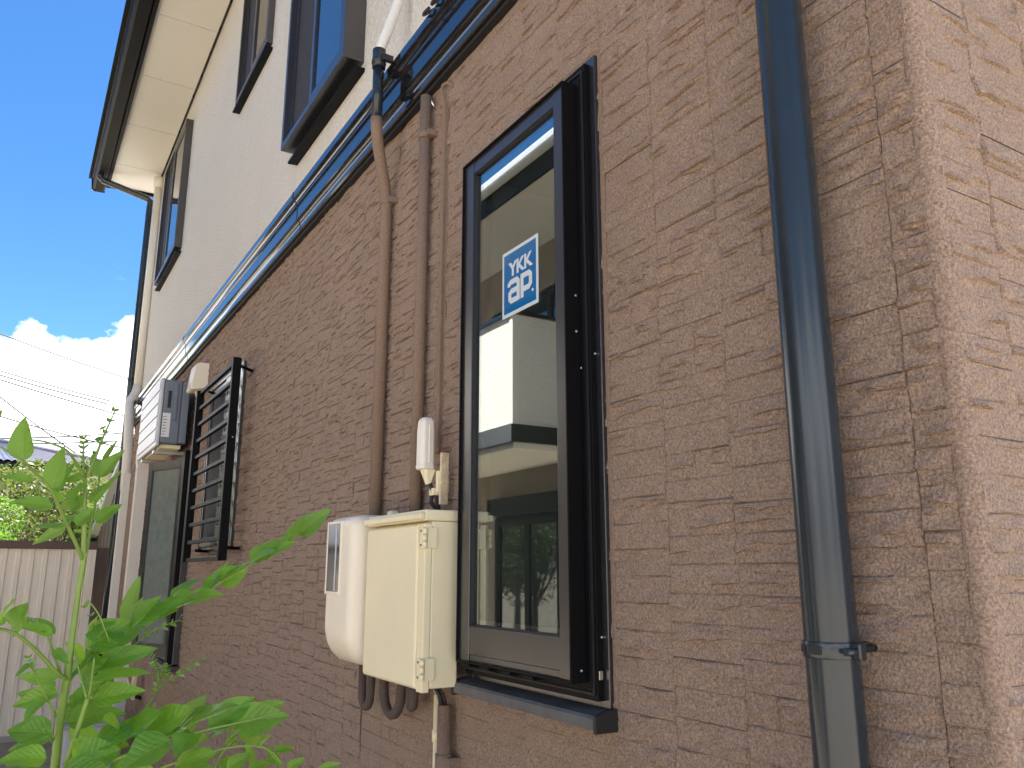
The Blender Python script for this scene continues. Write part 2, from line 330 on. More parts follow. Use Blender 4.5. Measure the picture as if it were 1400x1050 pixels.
for (x0, x1, cr_) in cols:
    zs = split_board(0.30, ZB0+.02)
    i = 0
    subs = [(x0, x1)]
    for z0, z1 in zip(zs[:-1], zs[1:]):
        q_ = rng.random(); ns_ = 1 if (q_ < (.86 if x0 > -1.9 else .45) or x1-x0 < .1) else (2 if q_ < (.98 if x0 > -1.9 else .8) else 3)
        cut = [x0]+[x0+(x1-x0)*((k2+1)/ns_+rng.uniform(-.12, .12)) for k2 in range(ns_-1)]+[x1]
        parts = list(zip(cut[:-1], cut[1:]))
        for a, b in parts:
            if blocked(a, b, z0, z1): continue
            stones.append(('f', a, b, z0, z1, cr_))
ycols = [(.0055, .117, True)]; y = .1175
while y < 1.2: ycols.append((y, y+CW, False)); y += CW
for (a, b, cr_) in ycols:
    zs = split_board(.9, ZB0)
    for z0, z1 in zip(zs[:-1], zs[1:]): stones.append(('e', a, b, z0, z1, cr_))
def vis_area(st):
    pl, a, b, z0, z1, _ = st
    P = [(a, 0, z0), (b, 0, z0), (b, 0, z1), (a, 0, z1)] if pl == 'f' else [(XC, a, z0), (XC, b, z0), (XC, b, z1), (XC, a, z1)]
    Q = [proj(p) for p in P]; c = np.mean([q[:2] for q in Q], axis=0)
    if min(q[2] for q in Q) < .1 or not (0 < c[0] < 1400 and 0 < c[1] < 1050): return 0
    if pl == 'f' and 625 < c[0] < 800 and 230-(c[0]-633)*.9 < c[1] < 920: return 0
    return .5*abs(sum(Q[i][0]*Q[(i+1) % 4][1]-Q[(i+1) % 4][0]*Q[i][1] for i in range(4)))
ar = np.array([vis_area(s_) for s_ in stones]); order = np.argsort(-ar); near = set(order[:300].tolist())
field = MB(); efield = MB()
for i, (pl, a, b, z0, z1, cr_) in enumerate(stones):
    amp = smooth_zone((a+b)/2, z1) if pl == 'f' else .9
    isn = i in near
    nc = int(np.clip((b-a)/(.007 if isn else (.011 if ar[i] > 250 else .02)), 3, 20))
    V, Fc = stone_mesh(a, b, z0, z1, pl, amp, nc, pl == 'f' and b < -2.0)
    if isn: build('stone', MB().add(V, Fc, False), 'stone', lower if pl == 'f' else endw, fix=False)
    else: (field if pl == 'f' else efield).add(V, Fc, False)
o = build('stone_facing', field, 'stone', lower, fix=False); o['kind'] = 'stuff'
o = build('stone_facing', efield, 'stone', endw, fix=False); o['kind'] = 'stuff'
c0 = np.array([XC-.011, .011]); prof = [(c0[0]+.0175*math.cos(t), c0[1]+.0175*math.sin(t)) for t in np.linspace(R(15), R(-105), 9)]
prof.append((XC-.03, .004)); prof.append((XC-.004, .03))
build('corner_bead', MB().prism(prof, (1, 0, 0), (0, 1, 0), (0, 0, .3), (0, 0, 1), ZB0-.29), 'stone', house, bevel=.001)

# upper wall: stucco boards with fine joints
upper = build('upper_wall', MB().box(XE, XC, .012, .13, 2.99, ZS+.06).box(XC-.1, XC, .131, YB, 2.99, ZS+.06), 'stucco', house)
x = -.597; xs = [XC]
while x > XE+.2: xs.append(x); x -= .455
xs.append(XE)
for a, b in zip(xs[:-1], xs[1:]):
    build('stucco_board', MB().box(b+.0012, a-.0012, 0, .0119, 3.0, ZS+.02), 'stucco', upper, bevel=.003)
# belt course with two mouldings, in lengths
prof = [(0, ZB0-.004), (-.036, ZB0-.002), (-.041, ZB0+.002), (-.041, ZB0+.012)]
prof += [(-.041-.016*(1-math.cos(t)), ZB0+.012+.030*math.sin(t)*1.0) for t in np.linspace(.15, 1.45, 6)]
prof += [(-.058, ZB0+.044), (-.058, ZB0+.098), (-.060, ZB0+.101), (-.064, ZB0+.102), (-.064, ZB0+.108)]
prof += [(-.064-.014*(1-math.cos(t)), ZB0+.108+.022*math.sin(t)) for t in np.linspace(.15, 1.45, 5)]
prof += [(-.080, ZB0+.134), (-.080, ZB1-.003), (-.077, ZB1), (0, ZB1+.012)]
belt = part('belt_course', (-4.7, 0, ZB0), house)
edges = [XC+.08, -.65, -3.253, -5.852, -8.46, XE-.08]
for a, b in zip(edges[:-1], edges[1:]):
    build('moulding', MB().prism(prof, (0, 1, 0), (0, 0, 1), (b+.0018, 0, 0), (1, 0, 0), a-b-.0036), 'gloss_black', belt)
build('starter_strip', MB().box(XE, XC, -.026, -.0005, ZB0-.016, ZB0-.0045), 'rubber', belt)
for e in edges[1:-1]:
    build('joint_cover', MB().prism([(q[0]*1.025, ZB0+(q[1]-ZB0)*1.01-.0005) for q in prof], (0, 1, 0), (0, 0, 1), (e-.0035, 0, 0), (1, 0, 0), .007), 'rubber', belt)
# soffit panels, fascia, gutter, roof
sof = part('soffit', (-4.7, -.2, ZS), house)
jx = [0.3]+[-5.97+.905*q for q in range(6, -1, -1)]+[-6.875, -7.78, -8.685, XE-.34]
for a, b in zip(jx[:-1], jx[1:]):
    build('soffit_board', MB().box(b+.003, a-.003, -.47, -.022, ZS, ZS+.02), 'soffit', sof)
build('soffit_board', MB().box(XE-.34, XE, -.019, YB, ZS+.001, ZS+.02), 'soffit', sof)
build('soffit_backing', MB().box(XE-.34, .3, -.47, .012, ZS+.0205, ZS+.04), 'rubber', sof)
for q in range(20):
    build('vent_slot', MB().box(-1.6-q*.36-.31, -1.6-q*.36-.01, -.0215, -.004, ZS+.004, ZS+.02), 'rubber', sof)
build('fascia', MB().box(XE-.37, .33, -.50, -.47, ZS-.035, ZS+.16).box(XE-.37, XE-.34, -.469, YB, ZS-.03, ZS+.16), 'alu_rough', house)
gp = [(-.502, 5.70), (-.502, 5.575), (-.515, 5.56), (-.60, 5.56), (-.622, 5.575), (-.628, 5.69), (-.640, 5.70), (-.634, 5.707), (-.617, 5.70), (-.612, 5.585), (-.52, 5.575), (-.512, 5.70)]
gut = build('gutter', MB().prism(gp, (0, 1, 0), (0, 0, 1), (XE-.50, 0, 0), (1, 0, 0), .9-XE), 'alu_rough', house)
build('end_cap', MB().prism([(-.50, 5.705), (-.50, 5.56), (-.61, 5.556), (-.632, 5.575), (-.645, 5.708)], (0, 1, 0), (0, 0, 1), (XE-.512, 0, 0), (1, 0, 0), .0115), 'gloss_black', gut)
rx0, rx1, ry0, ry1 = XE-.52, .35, -.66, YB+.5
zt = ZS+.16; rid = zt+1.9; ym = (ry0+ry1)/2
roof = build('roof', MB().add([(rx0, ry0, zt), (rx1, ry0, zt), (rx1, ry1, zt), (rx0, ry1, zt), (rx0+3.9, ym, rid), (rx1-3.9, ym, rid), (rx0, ry0, zt-.035), (rx1, ry0, zt-.035), (rx1, ry1, zt-.035), (rx0, ry1, zt-.035)],
    [(0, 1, 5, 4), (1, 2, 5), (2, 3, 4, 5), (3, 0, 4), (6, 7, 1, 0), (7, 8, 2, 1), (8, 9, 3, 2), (9, 6, 0, 3), (9, 8, 7, 6)]), 'roof', house)
build('drip_edge', MB().box(rx0-.004, rx1, ry0-.012, ry0+.03, zt-.06, zt-.036), 'alu_rough', roof)

# ---------------------------------------------------------------- windows
def screw(parent, p, nrm, r=.0028):
    n = np.asarray(nrm, float); build('screw', MB().tube([np.asarray(p)-n*.001, np.asarray(p)+n*.0012, np.asarray(p)+n*.0022], [r, r, r*.6], 10), 'steel', parent)
win = part('window', (-1.47, 0, 1.26), house); win['label'] = 'tall narrow black casement window standing proud of the brown siding'
FX0, FX1, FZ0, FZ1 = -1.735, -1.208, 1.262, 2.561
build('flange', MB().ring(FX0, FX1, FZ0, FZ1, .026, -.016, -.0005), 'alu', win, bevel=.0015)
build('frame', MB().ring(FX0+.0155, FX1-.0155, FZ0+.012, FZ1-.016, .034, -.030, -.0165, wt=.06, wb=.05).ring(FX0+.030, FX1-.026, FZ0+.034, FZ1-.045, .030, -.0365, -.0305), 'alu_rough', win, bevel=.0012)
build('caulk', MB().ring(FX0-.012, FX1+.012, FZ0-.0, FZ1+.010, .0118, -.0085, -.0003), 'painted_pipe', win, bevel=.002)
build('frame_seal', MB().ring(FX0+.026, FX1-.0225, FZ0+.022, FZ1-.030, .004, -.0335, -.0302), 'rubber', win)
SX0, SX1, SZ0, SZ1 = -1.690, -1.246, 1.304, 2.503; YF = -.070
GX0, GX1, GZ0, GZ1 = -1.642, -1.289, 1.380, 2.466
build('sash_stile', MB().box(SX0+.003, GX0, YF+.004, -.037, SZ0+.003, SZ1-.003), 'alu', win, bevel=.001)
build('sash_stile', MB().box(GX1, SX1-.003, YF+.004, -.037, SZ0+.003, SZ1-.003), 'alu', win, bevel=.001)
build('sash_rail', MB().box(GX0+.0006, GX1-.0006, YF+.005, -.037, GZ1, SZ1-.003), 'alu', win, bevel=.001)
build('sash_rail', MB().box(GX0+.0006, GX1-.0006, YF+.005, -.037, SZ0+.018, GZ0), 'alu', win, bevel=.001)
build('drip_rail', MB().box(GX0+.0006, GX1-.0006, YF+.007, -.037, SZ0+.003, SZ0+.0172), 'alu', win, bevel=.001)
build('sash_rim', MB().ring(SX0, SX1, SZ0, SZ1, .0042, YF-.002, -.0375), 'alu_rough', win, bevel=.0008)
build('glazing_bead', MB().ring(GX0, GX1, GZ0, GZ1, .004, YF+.0075, -.048), 'rubber', win)
build('glass', MB().box(GX0+.002, GX1-.002, -.055, -.052, GZ0+.002, GZ1-.002), 'glass', win)
build('spacer', MB().ring(GX0+.004, GX1-.004, GZ0+.004, GZ1-.004, .009, -.0515, -.040), 'steel', win)
build('casing', MB().box(MW[0], MW[0]+.02, -.03, .20, MW[2], MW[3]).box(MW[1]-.02, MW[1], -.03, .20, MW[2], MW[3]).box(MW[0]+.0205, MW[1]-.0205, -.03, .20, MW[3]-.02, MW[3]).box(MW[0]+.0205, MW[1]-.0205, -.03, .22, MW[2], MW[2]+.02), 'casing', win)
sl_ = [(0, 1.262), (-.030, 1.258), (-.046, 1.254), (-.050, 1.249), (-.050, 1.231), (-.044, 1.229), (-.044, 1.238), (-.006, 1.245), (-.006, 1.228), (0, 1.228)]
sill = build('sill', MB().prism([(a-.003, b) for a, b in sl_], (0, 1, 0), (0, 0, 1), (-1.735, 0, 0), (1, 0, 0), .529), 'sill', win)
for xx in (-1.742, -1.2055):
    build('end_cap', MB().prism([(-.001, 1.265), (-.035, 1.262), (-.054, 1.254), (-.056, 1.247), (-.056, 1.226), (-.001, 1.226)], (0, 1, 0), (0, 0, 1), (xx, 0, 0), (1, 0, 0), .0075), 'rubber', win, bevel=.0012)
for (u, v) in ((787, 404), (788, 453), (795, 503), (795, 917)):
    p = X(u, v, SX1); screw(win, p, (1, 0, 0))
for (u, v) in ((817, 484), (826, 871)):
    p = X(u, v, FX1-.0155+.0003); p[1] = min(max(p[1], -.028), -.019); screw(win, p, (1, 0, 0))
p = X(826, 923, FX1-.0155); build('latch', MB().box(p[0]-.001, p[0]+.003, -.028, -.020, p[2]-.008, p[2]+.008), 'steel', win, bevel=.0008)
for q in range(4):
    xx = -1.66+q*.085; build('drain_clip', MB().box(xx, xx+.03, YF-.001, -.04, SZ0-.008, SZ0-.0005), 'alu_rough', win, bevel=.002)

# sticker on the pane
st = thing('window_sticker', (-1.441, -.055, 2.052), 'square blue sticker with white border and lettering on the tall window pane', 'sticker')
build('border', MB().box(-1.516, -1.367, -.0558, -.0552, 2.052, 2.208), 'sticker_white', st)
build('panel', MB().box(-1.508, -1.375, -.0563, -.0559, 2.060, 2.200), 'blue', st)
def letters(txt, x0, z0, h, wscale, parent, thick=.03, y=-.0565):
    cu = bpy.data.curves.new('lettering', 'FONT'); cu.body = txt; cu.size = 1; cu.offset = thick; cu.extrude = .0; cu.space_character = .95
    to = bpy.data.objects.new('tmp', cu); COL.objects.link(to); dg = bpy.context.evaluated_depsgraph_get(); me = bpy.data.meshes.new_from_object(to.evaluated_get(dg)); bpy.data.objects.remove(to)
    co = np.array([v.co[:] for v in me.vertices]); hh = co[:, 1].max()-co[:, 1].min() ; co[:, 1] -= 0; zmin = co[:, 1].min()
    sc = h/hh; L = wloc(parent); xm = co[:, 0].min()
    for v in me.vertices:
        a, b, _ = v.co; v.co = (x0+(a-xm)*sc*wscale-L[0], y-L[1], z0+(b-zmin)*sc-L[2])
    me.materials.clear(); me.materials.append(M['sticker_white'])
    o = bpy.data.objects.new('lettering', me); COL.objects.link(o); o.parent = parent; return o
letters('YKK', -1.4885, 2.143, .034, 1.12, st, .035)
def strokes(paths, x0, z0, w, h, sw, parent):
    mb = MB()
    for q, P in enumerate(paths):
        P = [np.array([x0+a*w, z0+b*h]) for a, b in P]; n = len(P); Lf = []; Rt = []
        for i in range(n):
            d0 = P[i]-P[max(i-1, 0)] if i else P[1]-P[0]; d1 = P[min(i+1, n-1)]-P[i] if i < n-1 else d0
            d0 = d0/np.linalg.norm(d0); d1 = d1/np.linalg.norm(d1); n0 = np.array([-d0[1], d0[0]]); n1 = np.array([-d1[1], d1[0]]); m_ = n0+n1; m_ = m_/np.linalg.norm(m_); k_ = sw/2/max(.5, m_@n0)
            Lf.append(P[i]+m_*k_); Rt.append(P[i]-m_*k_)
        yy = -.0565-.0001*q
        mb.add([(p[0], yy, p[1]) for p in Lf+Rt], [(i, i+1, n+i+1, n+i) for i in range(n-1)])
    return build('lettering', mb, 'sticker_white', parent)
strokes([[(.04, .72), (.06, .82), (.2, .89), (.74, .89), (.87, .78), (.87, 0)], [(.87, .50), (.28, .50), (.13, .42), (.13, .2), (.26, .10), (.87, .10)]], -1.4885, 2.080, .048, .056, .0125, st)
strokes([[(.13, 0), (.13, 1)], [(.13, .89), (.72, .89), (.87, .78), (.87, .44), (.72, .33), (.13, .33)]], -1.4370, 2.080, .047, .056, .0125, st)
build('trademark_dot', MB().tube([(-1.388, -.0567, 2.086), (-1.388, -.0562, 2.086)], .0035, 12), 'sticker_white', st)

def slider(name, x0, x1, z0, z1, label, yf=-.05, split=.5, sill_=True, leftm='screen', rightm='darkglass'):
    w = part(name, ((x0+x1)/2, 0, z0), house); w['label'] = label
    build('frame', MB().ring(x0, x1, z0, z1, .028, yf, -.0005), 'alu', w, bevel=.0015)
    xm = x0+(x1-x0)*split
    build('sash', MB().ring(x0+.0285, xm+.02, z0+.0285, z1-.0285, .035, yf+.026, yf+.045), 'alu', w, bevel=.001)
    build('screen', MB().box(x0+.064, xm-.0155, yf+.034, yf+.036, z0+.064, z1-.064), leftm, w)
    build('sash', MB().ring(xm-.022, x1-.0285, z0+.0285, z1-.0285, .035, yf+.004, yf+.0255), 'alu', w, bevel=.001)
    build('glass', MB().box(xm+.0135, x1-.064, yf+.013, yf+.016, z0+.064, z1-.064), rightm, w)
    if sill_:
        build('sill', MB().prism([(0, z0-.030), (-.040, z0-.034), (-.045, z0-.038), (-.045, z0-.049), (0, z0-.046)], (0, 1, 0), (0, 0, 1), (x0-.012, 0, 0), (1, 0, 0), x1-x0+.024), 'alu_rough', w)
    return w
slider('window', -8.06, -6.93, 4.15, 5.34, 'far upper black sliding window close to the gutter downpipe', -.06)
slider('window', -4.95, -4.19, 4.42, 5.36, 'slim upper black window with dark screen high on the stucco', -.035, split=.52)
slider('window', -3.50, -2.66, 3.40, 4.75, 'large upper black window jutting out just above the black band', -.085, split=.5)
# window behind the grille
wg = part('window', (-4.62, 0, 1.60), house); wg['label'] = 'frosted louvre window behind the black security bars'
build('frame', MB().ring(-5.02, -4.20, 1.60, 2.56, .016, -.022, -.0005), 'alu', wg, bevel=.0015)
build('screen', MB().box(-4.96, -4.60, -.012, -.009, 1.632, 2.528), 'screen', wg)
build('sash', MB().ring(-4.985, -4.575, 1.6305, 2.5295, .022, -.021, -.010), 'alu', wg, bevel=.001)
for q in range(9):
    z = 1.64+q*.1; build('louvre', MB().obox((-4.572, -.012, z), (.355, 0, 0), (0, -.016, .092), (0, .003, .0006)), 'frosted', wg)
# open casement near the far end
ang = R(22); hx, hy = -5.53, -.035; ax = np.array([-math.cos(ang), -math.sin(ang), 0]); nx = np.array([math.sin(ang), -math.cos(ang), 0])*1.0
zc0, zc1, Lc = .985, 2.20, .42
wc = part('window', (-5.75, 0, .98), house); wc['label'] = 'black casement window swung open beneath the grey wall unit'
H0 = np.array([hx, hy, 0])
def ob(name, a0, a1, z0, z1, n0, n1, m): return build(name, MB().obox(H0+ax*a0+nx*n0+np.array([0, 0, z0]), ax*(a1-a0), nx*(n1-n0), (0, 0, z1-z0)), m, wc, bevel=.0015)
ob('sash_stile', 0, .055, zc0, zc1, -.015, .018, 'alu'); ob('sash_stile', Lc-.045, Lc, zc0, zc1, -.015, .018, 'alu')
ob('sash_rail', .0555, Lc-.0455, zc1-.055, zc1, -.015, .0175, 'alu'); ob('sash_rail', .0555, Lc-.0455, zc0, zc0+.07, -.015, .0175, 'alu')
ob('glass', .054, Lc-.044, zc0+.068, zc1-.053, 0, .004, 'frosted')
build('frame', MB().ring(-5.99, -5.38, .955, 2.24, .035, -.045, -.0005), 'alu', wc, bevel=.0015)
build('jamb_cover', MB().box(-5.45, -5.3805, -.075, -.0455, .96, 2.235), 'alu_rough', wc, bevel=.002)
build('painted_dark_opening', MB().box(-5.954, -5.416, -.006, -.0012, .99, 2.204), 'rubber', wc)  # black sheet painted in for the unlit opening; the wall behind is solid
build('sill', MB().box(-6.02, -5.35, -.085, -.001, .915, .948), 'alu', wc, bevel=.003)

# ---------------------------------------------------------------- security grille
gr = thing('window_grille', (-4.45, -.1, 1.54), 'black metal security grille of horizontal bars over the louvre window', 'window grille')
gx0, gx1 = -4.885, -3.965; gz0, gz1 = 1.545, 2.508
build('post', MB().box(gx1-.03, gx1, -.125, -.085, gz0, gz1+.004), 'alu_rough', gr, bevel=.002)
build('post', MB().box(gx0, gx0+.03, -.125, -.085, gz0, gz1+.004), 'alu_rough', gr, bevel=.002)
for q in range(11):
    z = gz0+.010+q*(gz1-gz0-.02)/10; build('bar', MB().box(gx0+.0302, gx1-.0302, -.112, -.092, z-.010, z+.010), 'alu_rough', gr, bevel=.002)
for xx in (gx0+.2, gx1-.018):
    for z in (gz0+.06, gz1-.03): build('standoff', MB().tube([(xx-.01, -.09, z), (xx-.06, -.03, z-.002), (xx-.10, -.002, z)], .008, 8), 'alu_rough', gr)
screw(gr, (gx1, -.10, 2.12), (1, 0, 0), .004)

# ---------------------------------------------------------------- near downpipe
dp = thing('downpipe', (DX, -.07, 0), 'thick glossy black downpipe running up the brown siding beside the house corner', 'downpipe')
PR = .0325; nn_ = 40
build('pipe', MB().tube([(DX, -.060, 0), (DX, -.060, 1.2), (DX, -.060, 3.2), (DX, -.060, 5.2), (DX, -.30, 5.45), (DX, -.56, 5.57)], PR, nn_), 'downpipe', dp)
for z in (1.405, 3.1, 4.6):
    c = part('clip', (DX, -.060, z), dp)
    build('band', MB().tube([(DX, -.060, z-.010), (DX, -.060, z+.010)], PR+.0022, nn_), 'downpipe', c, bevel=.001)
    for a in (-130, -88):
        t = R(a); q0 = np.array([DX+math.cos(t)*(PR+.0022), -.060+math.sin(t)*(PR+.0022), z]); tg = np.array([-math.sin(t), math.cos(t), 0]); nr = np.array([math.cos(t), math.sin(t), 0])
        build('slot', MB().obox(q0-tg*.010-nr*.0012-np.array([0, 0, .005]), tg*.020, nr*.0016, (0, 0, .010)), 'rubber', c, bevel=.0006)
    build('lug', MB().box(DX+PR+.001, DX+PR+.013, -.067, -.054, z-.010, z+.010), 'downpipe', c, bevel=.002)
    build('bolt', MB().tube([(DX+PR+.007, -.086, z), (DX+PR+.007, -.060, z)], .0045, 10), 'downpipe', c)
    build('stem', MB().tube([(DX+.02, -.04, z), (DX+.02, -.001, z)], .005, 8), 'downpipe', c)

# ---------------------------------------------------------------- painted pipes beside the window
def clipring(parent, x, y, z, r, m='painted_pipe'):
    c = build('clip', MB().tube([(x, y, z-.011), (x, y, z+.011)], r+.0035, 24).box(x+r-.001, x+r+.016, y-.004, y+.03, z-.009, z+.009).tube([(x+r+.008, y+.028, z), (x+r+.008, .004, z)], .005, 8), m, parent)
    return c
PY = -.030
dr = thing('drain_pipe', (-2.29, PY, 1.6), 'pipe running white over the stucco, black past the band and brown down the siding', 'pipe')
a = W(540, 0, -.10); b = W(524, 88, -.12); c = W(516, 100, -.125); d = W(514, 180, -.12)
P0 = np.array([-2.215, -.035, 4.6]); P1 = np.array([-2.215, -.035, 3.42])
build('white_section', MB().tube([P0, P1, P1+(0, -.01, -.05), np.array([-2.216, -.062, 3.30]), np.array([-2.220, -.100, 3.17]), np.array([-2.224, -.106, 3.13])], .0175, 24), 'pvc', dr)
build('coupling', MB().tube([(-2.224, -.106, 3.085), (-2.224, -.106, 3.15)], .0215, 24).tube([(-2.224, -.106, 3.10), (-2.224, -.106, 3.112)], .0235, 24), 'downpipe', dr)
build('lug', MB().box(-2.203, -2.188, -.108, -.07, 3.10, 3.122), 'rubber', dr, bevel=.002)
build('white_collar', MB().tube([(-2.215, -.035, 3.40), (-2.215, -.035, 3.47)], .0205, 24), 'pvc', dr)
build('black_section', MB().tube([(-2.224, -.106, 3.09), (-2.224, -.106, 2.905)], .0175, 24), 'downpipe', dr)
bz = [(-2.224, -.106, 2.907), (-2.226, -.104, 2.87), (-2.238, -.092, 2.82), (-2.285, -.045, 2.71), (-2.298, -.033, 2.66), (-2.303, -.030, 2.60), (-2.303, -.030, 1.62)]
build('brown_section', MB().tube(bz, .0185, 24), 'painted_pipe', dr); clipring(dr, -2.300, -.031, 2.665, .0185)
cp = thing('conduit_pipe', (-2.017, PY, 1.6), 'open-topped straight brown painted conduit stopping just below the black band', 'conduit')
build('pipe', MB().tube([(-2.017, PY, 1.60), (-2.017, PY, 2.895)], .0165, 24), 'painted_pipe', cp); clipring(cp, -2.017, PY, 2.765, .0165)
build('hook', MB().tube([(-1.998, -.02, 2.885), (-1.994, -.02, 2.865), (-1.998, -.004, 2.85)], .004, 8), 'steel', cp)
cc = thing('cable_cover', (-1.866, -.02, 1.76), 'slim square brown cable cover with a cable hooking out of its top', 'cable cover')
build('channel', MB().box(-1.928, -1.910, -.020, -.002, 1.80, 2.83), 'painted_pipe', cc, bevel=.003)
build('cable', MB().tube([(-1.920, -.012, 2.81), (-1.926, -.018, 2.85), (-1.930, -.021, 2.872), (-1.924, -.020, 2.886), (-1.908, -.016, 2.886), (-1.892, -.010, 2.876), (-1.880, -.005, 2.862)], .0045, 10), 'painted_pipe', cc)
build('seal_bead', MB().tube([(-1.9085, -.005, 1.82), (-1.908, -.005, 2.3), (-1.9085, -.005, 2.81)], .004, 6), 'painted_pipe', cc)
# cable closure
cl = thing('cable_closure', (-1.84, -.03, 1.66), 'small white plastic cable closure on a rusty bracket above the cream box', 'cable closure')
rr = [(-.021, -.014), (-.021, .012), (-.015, .017), (.015, .017), (.021, .012), (.021, -.014), (.012, -.023), (-.012, -.023)]
bx, by = -1.872, -.070
build('cover', MB().loft([[(bx+a*s, by+b*s, z) for a, b in rr] for z, s in ((1.748, .93), (1.752, 1.0), (1.758, 1.0), (1.760, .96), (1.850, .95), (1.872, .86), (1.882, .6))], smooth=False), 'white_plastic', cl, bevel=.003)
build('cover_seam', MB().box(bx-.0005, bx+.0222, by-.002, by+.002, 1.765, 1.86), 'white_plastic', cl, bevel=.0008)
build('base_funnel', MB().loft([[(bx+.004+a*s, by+.006+b*s, z) for a, b in rr] for z, s in ((1.712, .3), (1.722, .42), (1.7478, .84))], smooth=False), 'cream', cl)
build('bracket', MB().obox((-1.846, -.022, 1.660), (.008, 0, 0), (0, -.024, 0), (.012, -.004, .130)), 'rust', cl, bevel=.003)
build('clamp', MB().box(-1.872, -1.846, -.060, -.035, 1.684, 1.702).box(-1.852, -1.838, -.052, -.02, 1.69, 1.745), 'cream', cl, bevel=.002)
build('cable', MB().tube([(-1.868, -.064, 1.72), (-1.862, -.056, 1.70), (-1.856, -.046, 1.675), (-1.853, -.04, 1.645)], .0055, 8).tube([(-1.872, -.052, 1.685), (-1.884, -.048, 1.668), (-1.868, -.040, 1.650)], .005, 8), 'wire', cl)
build('bolt', MB().tube([(-1.859, -.062, 1.693), (-1.859, -.056, 1.693)], .004, 8), 'steel', cl)

# ---------------------------------------------------------------- meter and junction box
me_ = thing('electric_meter', (-2.19, 0, 1.245), 'rounded pale cream electric meter cover with a narrow upright viewing window', 'meter')
mx0, mx1, mzt = -2.302, -2.095, 1.648
def rrect(x0, x1, z0, z1, r, rb, n=6):
    P = []
    for (cx, cz, q, t0) in ((x1-r, z1-r, r, 0), (x0+r, z1-r, r, 90), (x0+rb, z0+rb, rb, 180), (x1-rb, z0+rb, rb, 270)):
        for i in range(n+1):
            t = R(t0+90*i/n); P.append((cx+q*math.cos(t), cz+q*math.sin(t)))
    return P
lay = [(-.0005, 0, 1.250), (-.10, 0, 1.252), (-.135, .0005, 1.262), (-.155, .003, 1.280), (-.166, .008, 1.298), (-.173, .016, 1.318), (-.176, .028, 1.342)]
build('cover', MB().loft([[(a, y, b) for a, b in rrect(mx0+i, mx1-i, zb, mzt-i, .032-i*.5, .045-i*.5)] for y, i, zb in lay]), 'meter', me_)
build('collar', MB().loft([[(a, y, b) for a, b in rrect(mx0-q, mx1+q, 1.250-q, mzt+q, .034, .045)] for y, q in ((-.045, .0005), (-.044, .004), (-.031, .004), (-.030, .0005))], False, False), 'meter', me_)
build('sealing_lug', MB().loft([[(-2.15+a*s, -.038+b*s, z) for a, b in ((-.014, -.012), (.014, -.012), (.014, .012), (-.014, .012))] for z, s in ((1.648, 1), (1.660, .95), (1.664, .7))], smooth=False), 'meter', me_, bevel=.002)
build('window_frame', MB().ring(-2.286, -2.170, 1.436, 1.634, .008, -.1795, -.170), 'meter', me_, bevel=.002)
build('pane', MB().box(-2.2778, -2.1782, -.1776, -.1764, 1.4442, 1.6258), 'meterglass', me_)
build('blue_stripe', MB().box(-2.216, -2.206, -.1782, -.1777, 1.446, 1.624), 'silver', me_)
build('tail_block', MB().box(-2.150, -2.098, -.10, -.03, 1.232, 1.2515), 'cream_yellow', me_, bevel=.003)
jb = thing('junction_box', (-1.9, -.09, 1.24), 'boxy cream plastic junction box with a hinged door beside the tall window', 'utility box')
X0, X1 = -2.072, -1.728
build('mounting_board', MB().box(X0+.03, X1-.04, -.047, -.0005, 1.27, 1.60), 'wood', jb)
build('body', MB().box(X0+.004, X1, -.118, -.0475, 1.243, 1.612), 'cream', jb, bevel=.004)
door = build('door', MB().loft([[(a, y, z) for a, z in ((X0+i, 1.241+i), (X1-.030-i*.2, 1.241+i), (X1-.030-i*.2, 1.606-i), (X0+i, 1.606-i))] for y, i in ((-.1185, 0), (-.137, 0), (-.142, .006))], smooth=False), 'cream', jb, bevel=.003)
build('door_edge', MB().box(X1-.0295, X1+.0015, -.136, -.1185, 1.236, 1.606), 'cream', jb, bevel=.002)
build('rain_cap', MB().loft([[(a, y, z+zo) for a, z in ((X0-.006, 1.6125), (X1+.005, 1.6125), (X1+.005, 1.638), (X0-.006, 1.638))] for y, zo in ((-.046, 0), (-.138, 0))], smooth=False).box(X0-.006, X1+.005, -.152, -.1385, 1.616, 1.630), 'cream', jb, bevel=.003)
for z in (1.573, 1.285):
    h = build('hinge', MB().box(X1-.014, X1+.004, -.1425, -.1365, z-.024, z+.024).box(X1+.0020, X1+.0070, -.132, -.108, z-.024, z+.024), 'cream', jb, bevel=.0012)
    for k3 in (-1, 0, 1): build('knuckle', MB().tube([(X1+.0075, -.139, z+k3*.015-.0068), (X1+.0075, -.139, z+k3*.015+.0068)], .0058 if k3 else .0050, 12), 'cream', h)
    for k3 in (-1, 1): build('slot', MB().box(X1-.010, X1-.003, -.1432, -.1426, z+k3*.016-.0025, z+k3*.016+.0025), 'ink', h)
